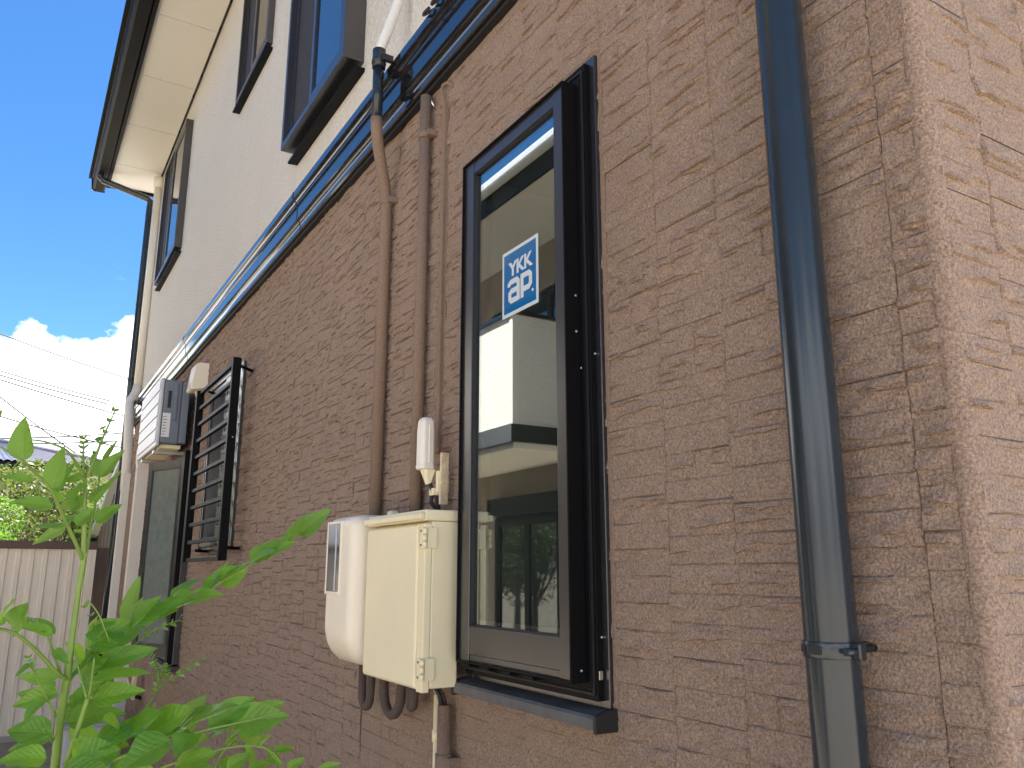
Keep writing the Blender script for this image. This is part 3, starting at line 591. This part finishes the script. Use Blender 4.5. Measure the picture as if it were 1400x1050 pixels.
# painted cable loops and conduits under the boxes
def loop(x0, x1, zt_, zb_, y, r, label):
    xm = (x0+x1)/2; w = (x1-x0)/2
    pts = [(x0, y, zt_), (x0, y, zb_+w)]+[(xm-w*math.cos(t), y, zb_+w-w*math.sin(t)) for t in np.linspace(.3, math.pi-.3, 7)]+[(x1, y, zb_+w), (x1+.01, y, zt_)]
    tag(build('cable_loop', MB().tube(pts, r, 14), 'loop'), label, 'cable')
loop(-2.275, -2.215, 1.252, 1.135, -.06, .0115, 'brown cable loop hanging under the rounded meter cover')
loop(-2.115, -2.005, 1.246, 1.140, -.062, .0125, 'wide brown cable loop hanging under the cream junction box')
loop(-1.975, -1.955, 1.246, 1.17, -.05, .0115, 'short brown cable stub under the junction box hinge')
wc_ = thing('white_conduit', (-1.862, -.030, .05), 'thin pale cream conduit running down below the junction box', 'conduit')
build('pipe', MB().tube([(-1.862, -.030, .0), (-1.862, -.030, 1.21)], .0085, 14), 'cream', wc_); build('socket', MB().tube([(-1.862, -.030, 1.105), (-1.862, -.030, 1.13)], .0112, 14), 'cream', wc_)
build('wire', MB().tube([(-1.862, -.030, 1.205), (-1.866, -.040, 1.23), (-1.872, -.055, 1.25)], .003, 8), 'silver', wc_)
bc = thing('riser_conduit', (-1.822, -.030, .05), 'brown painted riser pipe with black cables entering the cream box', 'conduit')
build('pipe', MB().tube([(-1.822, -.030, .0), (-1.822, -.030, 1.192)], .0165, 24), 'painted_pipe', bc); build('socket', MB().tube([(-1.822, -.030, 1.02), (-1.822, -.030, 1.085)], .0205, 24).box(-1.803, -1.788, -.034, -.002, 1.03, 1.08), 'painted_pipe', bc)
for q, (dx, dy) in enumerate(((-.007, 0), (.005, -.005), (.003, .006))):
    build('cable', MB().tube([(-1.822+dx, -.030+dy, 1.17), (-1.828+dx, -.04+dy, 1.215), (-1.838+dx, -.06+dy, 1.25)], .0045, 10), 'wire', bc)
# bits of cable on the band
lw = thing('loose_cable', (-1.9, -.07, 3.09), 'thin black cable ends curling over the top of the black band', 'cable')
for dx in (0, .055): build('cable_end', MB().tube([(-1.93+dx, -.02, 3.16), (-1.945+dx, -.06, 3.13), (-1.93+dx, -.085, 3.10), (-1.90+dx, -.095, 3.085), (-1.88+dx, -.09, 3.09)], .005, 8), 'wire', lw)

# ---------------------------------------------------------------- far end fittings
un = thing('wall_unit', (-5.95, -.15, 2.3), 'grey plastic outdoor unit with slatted front hung high on the brown siding', 'outdoor unit')
ux0, ux1, uyb, uyf, uz0, uz1 = -6.42, -5.53, -.055, -.243, 2.27, 2.712
build('casing', MB().box(ux0+.01, ux1, uyf+.03, uyb-.045, uz0+.02, uz1-.005), 'grey_plastic', un, bevel=.012)
build('rear_casing', MB().box(ux0+.02, ux1-.004, uyb-.0445, uyb, uz0+.028, uz1-.03), 'grey_plastic', un, bevel=.006)
fr = build('front_panel', MB().box(ux0, ux1+.006, uyf+.010, uyf+.0295, uz0, uz1), 'silver', un, bevel=.006)
for q in range(5):
    z = uz0+.03+q*.083; build('slat', MB().prism([(uyf+.0095, z), (uyf+.004, z+.004), (uyf+.006, z+.076), (uyf+.0095, z+.078)], (0, 1, 0), (0, 0, 1), (ux0+.03, 0, 0), (1, 0, 0), ux1-ux0-.05), 'silver', fr)
build('latch', MB().box(ux1-.001, ux1+.014, -.150, -.130, uz0+.17, uz1-.03), 'grey_plastic', un, bevel=.003)
build('grip', MB().box(ux1-.001, ux1+.002, -.185, -.165, uz0+.25, uz1-.08), 'rubber', un)
lb = build('spec_label', MB().box(ux1-.001, ux1+.0015, -.208, -.160, uz0+.06, uz0+.215), 'label', un)
for q in range(7): build('print_line', MB().box(ux1+.0016, ux1+.0021, -.204, -.185+.003*(q % 3), uz0+.075+q*.019, uz0+.079+q*.019), 'ink', lb)
build('base_pan', MB().box(ux0+.03, ux1-.05, uyf+.04, uyb-.02, uz0-.005, uz0+.0195), 'cream', un, bevel=.004)
for xx in (ux0+.15, ux1-.2): build('bracket_arm', MB().box(xx, xx+.04, uyf+.02, -.001, uz0-.03, uz0-.0055).box(xx, xx+.04, -.03, -.001, uz0-.16, uz0-.031), 'steel', un, bevel=.002)
build('side_bar', MB().box(ux0-.9, ux0+.0, -.10, -.075, 2.60, 2.63).box(ux0-.9, ux0+.0, -.10, -.075, 2.42, 2.45).box(ux0-.9, ux0-.875, -.10, -.001, 2.40, 2.65), 'alu_rough', un)
vh = thing('vent_hood', (-5.28, -.05, 2.55), 'small cream wall hood between the grey unit and the barred window', 'vent hood')
build('hood', MB().prism([(-.0005, 2.770), (-.06, 2.770), (-.085, 2.755), (-.105, 2.60), (-.095, 2.592), (-.0005, 2.61)], (0, 1, 0), (0, 0, 1), (-5.38, 0, 0), (1, 0, 0), .16), 'meter', vh, bevel=.006)
build('outlet', MB().tube([(-5.30, -.05, 2.60), (-5.30, -.04, 2.57), (-5.29, -.003, 2.555)], .02, 12), 'cream_yellow', vh)
fd = thing('gutter_downpipe', (-8.95, -.08, 0), 'thin black downpipe dropping from the gutter past the far house corner', 'downpipe')
build('pipe', MB().tube([(-8.95, -.58, 5.60), (-8.95, -.58, 5.53), (-8.95, -.55, 5.50), (-8.95, -.11, 5.40), (-8.95, -.078, 5.37), (-8.95, -.078, 5.30), (-8.95, -.078, 2.), (-8.95, -.088, 0)], .034, 16), 'downpipe', fd)
for z in (5.2, 4.2, 3.4, 2.2): build('clip', MB().tube([(-8.95, -.078, z-.01), (-8.95, -.078, z+.01)], .037, 16).box(-8.95, -8.90, -.06, -.02, z-.008, z+.008), 'downpipe', fd)
cpp = thing('corner_duct', (-8.6, -.04, 0), 'cream duct bending round the black band at the far house corner', 'duct')
build('upper_pipe', MB().tube([(-8.72, -.035, 5.50), (-8.72, -.035, 3.28)], .040, 16), 'cream_pipe', cpp); build('cap', MB().tube([(-8.72, -.04, 5.44), (-8.72, -.04, 5.56)], .05, 16), 'cream_pipe', cpp)
build('bend', MB().tube([(-8.72, -.035, 3.30), (-8.70, -.05, 3.22), (-8.52, -.10, 3.12), (-8.34, -.13, 3.04), (-8.24, -.13, 2.92), (-8.12, -.125, 2.60), (-8.05, -.12, 2.2)], .042, 16), 'cream_pipe', cpp)
build('lower_pipe', MB().box(-8.09, -8.01, -.150, -.09, 0, 2.35).box(-8.065, -8.035, -.155, -.1502, 0, 2.34), 'cream_pipe', cpp, bevel=.006)
c2 = thing('pipe_duct', (-7.5, -.06, 0), 'straight cream duct dropping beside the open casement window', 'duct')
build('duct', MB().box(-7.62, -7.535, -.095, -.004, 0, 2.40).box(-7.595, -7.56, -.100, -.0952, 0, 2.395), 'cream_pipe', c2, bevel=.006); build('elbow', MB().loft([[(-7.578+a*s, -.05+b*s, z) for a, b in ((-.055, -.055), (.055, -.055), (.055, .045), (-.055, .045))] for z, s in ((2.36, .85), (2.40, 1), (2.50, 1.0), (2.56, .8))], smooth=False), 'cream_pipe', c2, bevel=.006)
wb_ = thing('wall_bracket', (-6.7, -.05, .6), 'small metal wall bracket with a chipped cream end plate low on the siding', 'bracket')
build('arm', MB().tube([(-7.3, -.06, .74), (-6.72, -.06, .60)], .012, 8), 'rust', wb_); build('end_plate', MB().prism([(-6.74, .60), (-6.69, .60), (-6.66, .80), (-6.70, .80), (-6.78, .72)], (1, 0, 0), (0, 0, 1), (0, -.075, 0), (0, 1, 0), .02), 'cream_yellow', wb_)
build('stay', MB().tube([(-6.73, -.06, .62), (-6.73, -.002, .60)], .014, 8), 'wire', wb_)
gu = thing('ground_unit', (-6.75, -.35, 0), 'pale outdoor unit with a flat lid standing at the foot of the siding', 'outdoor unit')
build('casing', MB().box(-7.15, -6.35, -.50, -.20, .08, .49), 'silver', gu, bevel=.01); build('lid', MB().box(-7.17, -6.33, -.52, -.18, .4905, .515), 'concrete', gu, bevel=.006)
gl_ = build('fan_grille', MB().box(-7.05, -6.65, -.508, -.5005, .12, .45), 'rubber', gu)
for q in range(16): build('grille_wire', MB().box(-7.05+q*.0255, -7.046+q*.0255, -.513, -.5085, .12, .45), 'silver', gl_)
for q in range(12): build('louvre', MB().box(-6.35, -6.343, -.46, -.24, .12+q*.028, .136+q*.028), 'silver', gu)
for xx in (-7.05, -6.5): build('foot', MB().box(xx, xx+.08, -.48, -.22, 0, .0795), 'concrete', gu)

# ---------------------------------------------------------------- fence, shed, garden, far house
fe = thing('metal_fence', (-9.05, -1.1, 0), 'cream ribbed metal fence with a brown top rail at the end of the passage', 'fence')
ya = -.27
for q in range(3):
    y1 = ya-.02-q*.78; y0 = y1-.77; prof = []
    n = 7; wv = .77/n
    for i in range(n):
        b = y0+i*wv; prof += [(b, 0), (b+wv*.55, 0), (b+wv*.62, -.014), (b+wv*.93, -.014)]
    prof.append((y1, 0)); prof += [(p[0], p[1]-.004) for p in reversed(prof)]
    build('sheet_panel', MB().prism([(a, b) for a, b in prof], (0, 1, 0), (-1, 0, 0), (-9.06, 0, .05), (0, 0, 1), 1.65), 'fence', fe)
    build('post', MB().box(-9.12, -9.08, y1+.002, y1+.018, 0, 1.72), 'fence', fe)
build('top_rail', MB().box(-9.10, -9.02, -2.75, ya+.06, 1.70, 1.775), 'brown_metal', fe, bevel=.004)
build('base_rail', MB().box(-9.10, -9.03, -2.75, ya, .0, .05), 'concrete', fe)
build('end_post', MB().box(-9.11, -9.03, ya-.018, ya+.055, 0, 1.699), 'fence', fe, bevel=.004)
sh = thing('timber_shed', (-11.4, .6, 0), 'dark brown boarded shed with a sloping roof behind the metal fence', 'shed')
for q in range(14):
    xx = -10.0-q*.2; build('board', MB().box(xx-.196, xx, .06+.004*(q % 2), .09, 0, 2.62-.055*q), 'wood', sh)
for q in range(12):
    yy = .095+q*.2; build('board', MB().box(-10.03, -10.0, yy, yy+.196, 0, 2.60), 'wood', sh)
build('roof', MB().prism([(-9.8, 2.70), (-13.0, 1.84), (-13.0, 1.92), (-9.8, 2.78)], (1, 0, 0), (0, 0, 1), (0, -.02, 0), (0, 1, 0), 2.9), 'silver', sh)
build('door_gap', MB().box(-9.995, -9.97, -.25, .055, 0, 1.74), 'wood', sh)
def crown(name, parent, m, centre, rad, n, size, lumps=9, seed=1, squash=1.):
    r = np.random.default_rng(seed); c = np.asarray(centre, float); rad = np.asarray(rad, float)
    L = c+r.normal(0, .42, (lumps, 3))*rad; Lr = r.uniform(.35, .6, lumps)
    k = r.integers(0, lumps, n); d = r.normal(0, 1, (n, 3)); d /= np.linalg.norm(d, axis=1)[:, None]
    P = L[k]+d*(r.uniform(.6, 1., n)**.5*Lr[k])[:, None]*rad
    nrm = d*.6+r.normal(0, .6, (n, 3))+np.array([0, 0, .4]); nrm /= np.linalg.norm(nrm, axis=1)[:, None]
    a = np.cross(nrm, r.normal(0, 1, (n, 3))); a /= np.linalg.norm(a, axis=1)[:, None]; b = np.cross(nrm, a)
    s = (size*r.uniform(.6, 1.3, n))[:, None]
    V = np.stack([P-a*s, P-b*s*.45, P+a*s, P+b*s*.45], 1).reshape(-1, 3)
    mb = MB(); mb.v = [tuple(q) for q in V.tolist()]; mb.f = [(4*i, 4*i+1, 4*i+2, 4*i+3) for i in range(n)]; mb.sm = [False]*n
    return build(name, mb, m, parent, fix=False)
bu = thing('round_bush', (-11.0, -1.35, 0), 'bright green clipped bush showing above the metal fence', 'bush')
crown('crown', bu, 'bright_foliage', (-11.0, -1.30, 1.45), (.75, .80, .75), 16000, .022, 14, 3)
build('trunk', MB().tube([(-11, -1.3, 0), (-11, -1.3, .6), (-11.02, -1.28, 1.2)], [.06, .05, .03], 10), 'bark', bu)
for i, (x_, y_, z_, rx, rz, nl, lab) in enumerate(((-13.5, -1.3, 2.0, 1.1, .95, 12000, 'loose olive green garden tree behind the round bush'), (-13.0, .05, 1.9, .55, 1.0, 7000, 'dark leafy shrub beside the timber shed behind the fence'), (-15.5, -.45, 2.35, .8, .75, 9000, 'yellow-green garden tree in front of the tiled roof'))):
    tr_ = thing('garden_tree', (x_, y_, 0), lab, 'tree', 'trees behind the metal fence')
    crown('crown', tr_, 'foliage', (x_, y_, z_), (rx, rx, rz), nl, .035, 16, 20+i)
    tb = MB().tube([(x_, y_, 0), (x_+.03, y_, z_*.4), (x_-.02, y_+.03, z_)], [.08, .06, .03], 10)
    for q in range(6):
        t = q*1.05+i; tb.tube([(x_, y_, z_*.35+q*.1), (x_+math.cos(t)*.3, y_+math.sin(t)*.3, z_*.6+q*.1), (x_+math.cos(t)*.6*rx, y_+math.sin(t)*.6*rx, z_+.1*q)], [.035, .022, .008], 7, False)
    build('trunk', tb, 'bark', tr_)
fh = thing('tiled_house', (-27, -.5, 0), 'distant tan house with a glazed grey tiled hip roof', 'house')
build('wall', MB().box(-31, -24.2, -4.2, .9, 0, 4.0), 'farwall', fh)
build('fascia', MB().box(-31.4, -23.75, -4.6, 1.3, 4.0, 4.15), 'alu_rough', fh)
mb = MB(); yA, yB, xA, xB, zA, zR = -4.7, 1.4, -23.65, -31.5, 4.15, 5.0
nu, nv = 72, 16
def roofp(u, v):      # front slope (facing +x) with tile waves
    y = yA+(yB-yA)*u; xx = xA-3.0*v; y = y+(.5*(yA+yB)-y)*v*.98; return (xx+.0, y, zA+(zR-zA)*v+.045*abs(math.sin(u*nu*math.pi/2))+.03*((v*nv*2) % 1))
V = [roofp(i/(nu*2), j/(nv*2)) for j in range(nv*2+1) for i in range(nu*2+1)]
mb.add(V, [(j*(nu*2+1)+i, j*(nu*2+1)+i+1, (j+1)*(nu*2+1)+i+1, (j+1)*(nu*2+1)+i) for j in range(nv*2) for i in range(nu*2)])
mb.add([(xA, yB, zA), (xB, yB, zA), (xB, yA, zA), (xA, yA, zA), (xA-3, .5*(yA+yB), zR), (xB+3, .5*(yA+yB), zR)], [(0, 4, 5, 1), (1, 5, 2), (2, 5, 4, 3)])
rf = build('roof', mb, 'rooftile', fh, fix=False)
build('ridge_cap', MB().tube([(xA-3, .5*(yA+yB), zR+.03), (xB+3, .5*(yA+yB), zR+.03)], .09, 10).tube([(xA, yB, zA+.05), (xA-3, .5*(yA+yB), zR+.03)], .08, 8).tube([(xA, yA, zA+.05), (xA-3, .5*(yA+yB), zR+.03)], .08, 8), 'rooftile', rf)
build('window', MB().box(-24.21, -24.15, -.6, .5, 2.6, 3.6), 'nbglass', fh)
# overhead wires
def wire(x, pa, pb, label, sag=.25, x2=None, r=.028):
    A = X(*pa, x); B = X(*pb, x2 or x); d_ = B-A; A2 = A-d_*1.5; B2 = B+d_*(.0 if pb[0] > 140 else .8)
    pts = [A2+(B2-A2)*t-np.array([0, 0, sag*4*t*(1-t)]) for t in np.linspace(0, 1, 14)]
    tag(build('overhead_wire', MB().tube(pts, r, 6), 'wire'), label, 'wire', 'overhead wires in front of the clouds')
LB = 'thin black overhead wire crossing the clouds above the tiled roof'
for pa, pb in (((0, 448), (120, 494)), ((0, 499), (150, 548)), ((0, 505), (146, 552)), ((0, 511), (140, 555)), ((0, 534), (80, 597)), ((0, 592), (170, 592)), ((0, 599), (160, 603)), ((20, 567), (125, 597))):
    wire(-40, pa, pb, LB)

# ---------------------------------------------------------------- house across the passage (seen mirrored in the panes)
nb = thing('neighbour_house', (-9, -6, 0), 'white and brown neighbouring house with balcony and dark sliding doors across the passage', 'house')
NY, NX, NB = -3.5, -7.14, -4.6
build('ground_floor_wall', MB().box(-14, -2.6, NB-.2, NB, 0, 2.76).box(-2.6, -2.4, -11, NB, 0, 5.6), 'nb_lower', nb)
build('upper_wall', MB().box(-14, -2.6, NB-.2, NB-.001, 2.761, 5.6), 'nb_lower', nb)
bal = build('balcony', MB().box(-14, NX, NY-.12, NY, 2.99, 4.19).box(NX-.12, NX-.0005, NB, NY-.1205, 2.99, 4.19), 'stucco', nb)
build('corner_trim', MB().box(NX-.06, NX+.008, NY-.06, NY+.008, 2.985, 4.19), 'soffit', bal)
build('floor', MB().box(-14, NX, NB, NY-.01, 2.74, 2.80), 'soffit', bal)
build('band', MB().box(-14, NX+.05, NY-.1, NY+.05, 2.80, 2.985).box(NX-.1, NX+.05, NB, NY-.101, 2.80, 2.985), 'gloss_black', bal)
build('coping', MB().box(-14, NX+.03, NY-.15, NY+.03, 4.191, 4.23).box(NX-.15, NX+.03, NB, NY-.151, 4.191, 4.23), 'gloss_black', bal)
build('soffit', MB().box(-14.5, -2., NB-.3, NY+.15, 5.6, 5.63), 'soffit', nb)
build('fascia', MB().box(-14.5, -2., NY+.1501, NY+.18, 5.40, 5.68), 'alu_rough', nb)
build('gutter', MB().box(-14.5, -2., NY+.181, NY+.30, 5.60, 5.70), 'silver', nb, bevel=.02)
build('roof', MB().prism([(NY+.28, 5.701), (-8, 7.3), (-13, 5.70)], (0, 1, 0), (0, 0, 1), (-14.6, 0, 0), (1, 0, 0), 12.7), 'roof', nb)
def nbwin(x0, x1, z0, z1, y, n=2):
    w = build('window', MB().ring(x0, x1, z0, z1, .06, y+.0005, y+.06), 'alu_rough', nb)
    for q in range(n):
        a = x0+.06+(x1-x0-.12)*q/n; b = x0+.06+(x1-x0-.12)*(q+1)/n
        build('sash', MB().ring(a+.001, b-.001, z0+.0605, z1-.0605, .05, y+.012, y+.05), 'alu_rough', w); build('pane', MB().box(a+.05, b-.05, y+.025, y+.03, z0+.11, z1-.11), 'nbglass', w)
nbwin(-12.6, -9.9, 3.2, 5.0, NB); nbwin(-9.4, -6.6, 3.9, 4.95, NB); nbwin(-6.0, -4.2, 3.9, 4.95, NB)
nbwin(-9.3, -6.4, .25, 2.16, NB, 4); nbwin(-12.5, -10., .3, 2.1, NB); nbwin(-5.4, -3.6, .9, 2.1, NB)
build('shutter_box', MB().box(-9.35, -6.35, NB+.0005, NB+.16, 2.165, 2.40), 'alu_rough', nb, bevel=.01)

# ---------------------------------------------------------------- plant in the foreground
ROOT = DP(70, 1065, 1.02); pl = thing('green_shrub', (ROOT[0], ROOT[1], 0), 'leafy green shrub with glossy leaflets growing in front of the brown siding', 'shrub')
def path(pts, r0, r1, d0, d1, name='branch', m='stem'):
    n = len(pts); P = [DP(u, v, d0+(d1-d0)*i/(n-1)) for i, (u, v) in enumerate(pts)]
    Q = []
    for i in range(n-1):
        p_ = [P[max(i-1, 0)], P[i], P[i+1], P[min(i+2, n-1)]]
        for t in (0, .33, .66): Q.append(.5*((2*p_[1])+(-p_[0]+p_[2])*t+(2*p_[0]-5*p_[1]+4*p_[2]-p_[3])*t*t+(-p_[0]+3*p_[1]-3*p_[2]+p_[3])*t**3))
    Q.append(P[-1]); k = len(Q)
    return build(name, MB().tube(Q, [r0+(r1-r0)*i/(k-1) for i in range(k)], 8), m, pl)
s0 = DP(75, 1050, 1.02)
build('main_stem', MB().tube([(s0[0], s0[1], 0), (s0[0]-.005, s0[1]+.003, s0[2]*.5), s0, DP(80, 1000, 1.02), DP(86, 960, 1.02), DP(92, 925, 1.02), DP(100, 860, 1.03), DP(107, 810, 1.035), DP(114, 768, 1.04), DP(116, 700, 1.045), DP(116, 650, 1.05)], [.006, .006, .0055, .0053, .005, .0048, .0038, .0034, .0038, .0028, .0022], 10), 'stem', pl)
for pts, a, b, d0, d1 in (
    ([(116, 652), (104, 633), (90, 615), (62, 604), (38, 601)], .0022, .0008, 1.05, .98), ([(115, 650), (114, 628), (114, 606)], .0018, .0008, 1.05, 1.07),
    ([(119, 651), (131, 623), (141, 598), (150, 578), (158, 560)], .0022, .0007, 1.05, 1.10), ([(113, 766), (103, 741), (86, 705), (70, 670), (48, 646), (31, 630), (0, 611)], .0026, .0012, 1.04, .92),
    ([(117, 762), (124, 722), (131, 686), (136, 651)], .0022, .0010, 1.04, 1.12), ([(92, 928), (80, 922), (50, 890), (19, 865), (-15, 858)], .0028, .0016, 1.02, .92),
    ([(84, 925), (72, 890), (63, 862)], .0020, .0010, 1.02, .98), ([(94, 930), (104, 918), (126, 898), (147, 884), (176, 865), (220, 842), (275, 813), (332, 778), (380, 751), (408, 731), (452, 694)], .0030, .0009, 1.02, 1.22),
    ([(90, 1045), (104, 1005), (120, 954)], .0036, .0028, 1.0, 1.0), ([(119, 954), (112, 930), (104, 900), (100, 880)], .0018, .0009, 1.0, 1.03), ([(122, 954), (126, 925), (129, 900)], .0018, .0009, 1., .98),
    ([(124, 954), (140, 935), (167, 908), (200, 880)], .0018, .0008, 1., 1.1), ([(185, 1000), (194, 980), (213, 946), (233, 930), (277, 900)], .0020, .0007, 1.08, 1.16), ([(213, 948), (217, 917), (206, 897)], .0013, .0006, 1.1, 1.12),
    ([(217, 940), (224, 926), (228, 915)], .0012, .0006, 1.1, 1.12), ([(110, 1055), (165, 1035), (230, 1012), (285, 997), (340, 985), (388, 972)], .0030, .0009, .98, 1.1), ([(200, 1060), (222, 1049), (306, 1023), (361, 1022), (388, 1047)], .0022, .001, 1.05, 1.1),
    ([(290, 1060), (300, 1035), (320, 1010), (343, 987)], .0022, .001, 1.08, 1.12), ([(76, 980), (60, 945), (47, 920), (40, 905)], .0016, .0008, 1.0, .95), ([(72, 1015), (66, 1003), (60, 998)], .0016, .001, 1.02, .98),
    ([(120, 820), (135, 840), (150, 878)], .001, .0008, 1.03, 1.03), ([(180, 885), (200, 868), (225, 855), (245, 848)], .0011, .0006, 1.1, 1.14)):
    path(pts, a, b, d0, d1)
# leaf meshes: pointed blades with midrib fold, curl and wavy edge
def leaf_mesh(k, m):
    r = np.random.default_rng(100+k); nl, nw = 14, 4; V = []; curl = r.uniform(-.10, .35); fold = r.uniform(.15, .45); wav = r.uniform(.03, .07); tw = r.uniform(-.5, .5)
    for i in range(nl+1):
        t = i/nl; w = .5*(math.sin(math.pi*min(1, t**.72))**.85)*(1-.25*t)+.004
        if t > .93: w *= (1-t)/.07*.7+.05
        for j in range(-nw, nw+1):
            s = j/nw; x = s*w; z = abs(s)*w*fold-curl*t*t+wav*math.sin(t*11+s*1.5+k)*abs(s)*(1-t*.6)+.012*(1-abs(s))*0
            z += x*tw*t; V.append((x, t, z))
    c = 2*nw+1; mb = MB().add(V, [(i*c+j, i*c+j+1, (i+1)*c+j+1, (i+1)*c+j) for i in range(nl) for j in range(c-1)], True); return mb.mesh('leaf', M[m])
LM = [leaf_mesh(k, 'leaf') for k in range(8)]; LY = [leaf_mesh(20+k, 'leaf_young') for k in range(4)]
RL = wloc(pl)
def leaf(u0, v0, u1, v1, w, d, dd=None, young=False, roll=None):
    dd = random.uniform(-.04, .04) if dd is None else dd
    A = DP(u0, v0, d); B = DP(u1, v1, d+dd); L = B-A; ln = np.linalg.norm(L); Y = L/ln
    wm = w/F*d*1.35
    n0 = np.array([0, 0, .75])-fw*.75; n0 = n0-Y*np.dot(n0, Y); n0 /= np.linalg.norm(n0); side = np.cross(Y, n0)
    ro = random.uniform(-.5, .5) if roll is None else roll
    nn = n0*math.cos(ro)+side*math.sin(ro); xx = np.cross(Y, nn); wm /= max(.55, abs(math.cos(ro)))
    Mx = Matrix(((xx[0]*wm, Y[0]*ln, nn[0]*wm, A[0]-RL[0]), (xx[1]*wm, Y[1]*ln, nn[1]*wm, A[1]-RL[1]), (xx[2]*wm, Y[2]*ln, nn[2]*wm, A[2]-RL[2]), (0, 0, 0, 1)))
    o = bpy.data.objects.new('leaf', random.choice(LY if young else LM)); COL.objects.link(o); o.parent = pl; o.matrix_basis = Mx
LEAVES = [(31, 630, 30, 570, 30, .95), (70, 668, 88, 609, 26, .99), (48, 657, -8, 652, 17, .93), (72, 691, 14, 682, 17, .97), (86, 722, 33, 718, 18, .99), (93, 689, 117, 655, 18, 1.03), (104, 718, 132, 695, 18, 1.02), (131, 714, 164, 687, 17, 1.08), (131, 690, 165, 642, 20, 1.09), (138, 652, 168, 614, 17, 1.10), (140, 632, 162, 600, 8, 1.12), (134, 604, 139, 593, 10, 1.08), (136, 590, 143, 581, 9, 1.09), (115, 652, 88, 657, 12, 1.06), (113, 694, 96, 680, 18, 1.08), (84, 686, 75, 670, 10, 1.06), (101, 714, 86, 700, 14, 1.08), (0, 590, -6, 560, 20, .9),
    (408, 731, 449, 695, 20, 1.19), (386, 748, 421, 701, 18, 1.18), (343, 770, 388, 730, 28, 1.16), (344, 768, 372, 745, 22, 1.15), (277, 812, 344, 764, 36, 1.14), (280, 808, 310, 765, 18, 1.13), (233, 815, 282, 787, 22, 1.12), (218, 840, 268, 808, 30, 1.10), (180, 856, 250, 812, 26, 1.09), (178, 860, 212, 812, 24, 1.08), (121, 884, 180, 845, 32, 1.05), (124, 876, 160, 848, 26, 1.03),
    (134, 909, 210, 884, 24, 1.05), (120, 932, 203, 914, 28, 1.03), (126, 956, 195, 942, 26, 1.02), (90, 988, 172, 966, 34, 1.03), (118, 905, 90, 878, 20, 1.06), (105, 900, 140, 905, 22, 1.07), (112, 930, 150, 900, 22, 1.06), (100, 965, 130, 935, 24, 1.07), (92, 962, 120, 975, 22, 1.08),
    (80, 926, 24, 925, 17, 1.0), (80, 948, 12, 963, 24, .99), (71, 1003, 3, 993, 32, .98), (64, 1036, -3, 1036, 30, .97), (72, 868, 20, 850, 18, .97), (18, 858, 33, 826, 26, .93), (2, 850, 12, 816, 22, .92), (74, 888, 92, 905, 12, 1.0), (46, 905, 20, 925, 10, .96),
    (128, 1020, 190, 985, 42, 1.0), (165, 1012, 225, 975, 40, 1.02), (195, 1006, 268, 968, 38, 1.04), (240, 1000, 322, 957, 36, 1.06), (285, 993, 350, 953, 30, 1.08), (318, 988, 394, 977, 34, 1.10), (330, 985, 390, 956, 20, 1.12), (232, 1012, 164, 1045, 44, 1.0), (262, 1002, 238, 1036, 28, 1.03), (278, 1000, 262, 1032, 14, 1.05), (320, 992, 284, 1010, 20, 1.07), (105, 1045, 165, 1022, 40, .97), (80, 1060, 150, 1050, 36, .96), (150, 1060, 215, 1046, 36, .99), (60, 1075, 20, 1050, 30, .95),
    (309, 1014, 326, 993, 13, 1.08), (352, 1019, 367, 1004, 11, 1.1), (334, 1020, 352, 1040, 15, 1.09), (375, 1027, 405, 1020, 11, 1.1), (393, 1052, 415, 1036, 11, 1.1), (434, 1053, 466, 1042, 9, 1.12), (300, 1052, 328, 1034, 18, 1.08), (365, 1024, 385, 1052, 16, 1.09), (290, 1025, 268, 1038, 12, 1.07), (205, 984, 214, 960, 11, 1.09), (340, 1052, 372, 1040, 18, 1.08), (250, 1060, 290, 1045, 22, 1.06)]
for L_ in LEAVES: leaf(*L_)
r_ = random.Random(5)
for (u0, v0, u1, v1, w, d) in LEAVES:
    if v0 > 640 and w > 12:
        a_ = r_.uniform(-1.0, 1.0); du, dv = u1-u0, v1-v0; k = r_.uniform(.6, .9)
        if u1 > 260 and v0 < 900: continue
        leaf(u0+r_.uniform(-8, 8), v0+r_.uniform(-4, 10), u0+k*(du*math.cos(a_)-dv*math.sin(a_)), v0+k*(du*math.sin(a_)+dv*math.cos(a_))+4, w*.75, d+r_.uniform(.02, .09), young=r_.random() < .3)
for (u0, v0, u1, v1, w, d) in [(300, 797, 338, 776, 22, 1.15), (250, 826, 300, 806, 24, 1.13), (200, 852, 240, 830, 26, 1.1), (360, 762, 400, 738, 18, 1.18), (150, 882, 196, 858, 26, 1.07), (160, 878, 150, 850, 18, 1.06), (240, 1048, 300, 1030, 26, 1.02), (310, 1050, 345, 1030, 16, 1.06), (120, 1040, 100, 1010, 24, .98), (60, 960, 30, 985, 18, .97), (140, 985, 175, 1000, 24, 1.0)]: leaf(u0, v0, u1, v1, w, d)
YL = []
for (pts) in ([(233, 930), (277, 900)], [(213, 946), (217, 917)], [(217, 917), (206, 897)], [(200, 868), (245, 848)], [(131, 623), (156, 562)], [(63, 862), (40, 850)], [(47, 920), (40, 900)], [(114, 628), (114, 600)], [(126, 885), (130, 862)], [(224, 926), (228, 912)], [(150, 878), (118, 830)]):
    (a, b), (c, d) = pts
    for q in range(5):
        t = q/4; u = a+(c-a)*t; v = b+(d-b)*t
        for s in (-1, 1):
            dx, dy = c-a, d-b; l_ = math.hypot(dx, dy); k = random.uniform(5, 10)
            leaf(u, v, u+dx/l_*k*.8-s*dy/l_*k*.8, v+dy/l_*k*.8+s*dx/l_*k*.8, random.uniform(3, 5.5), 1.08 if u > 100 else .98, young=True)
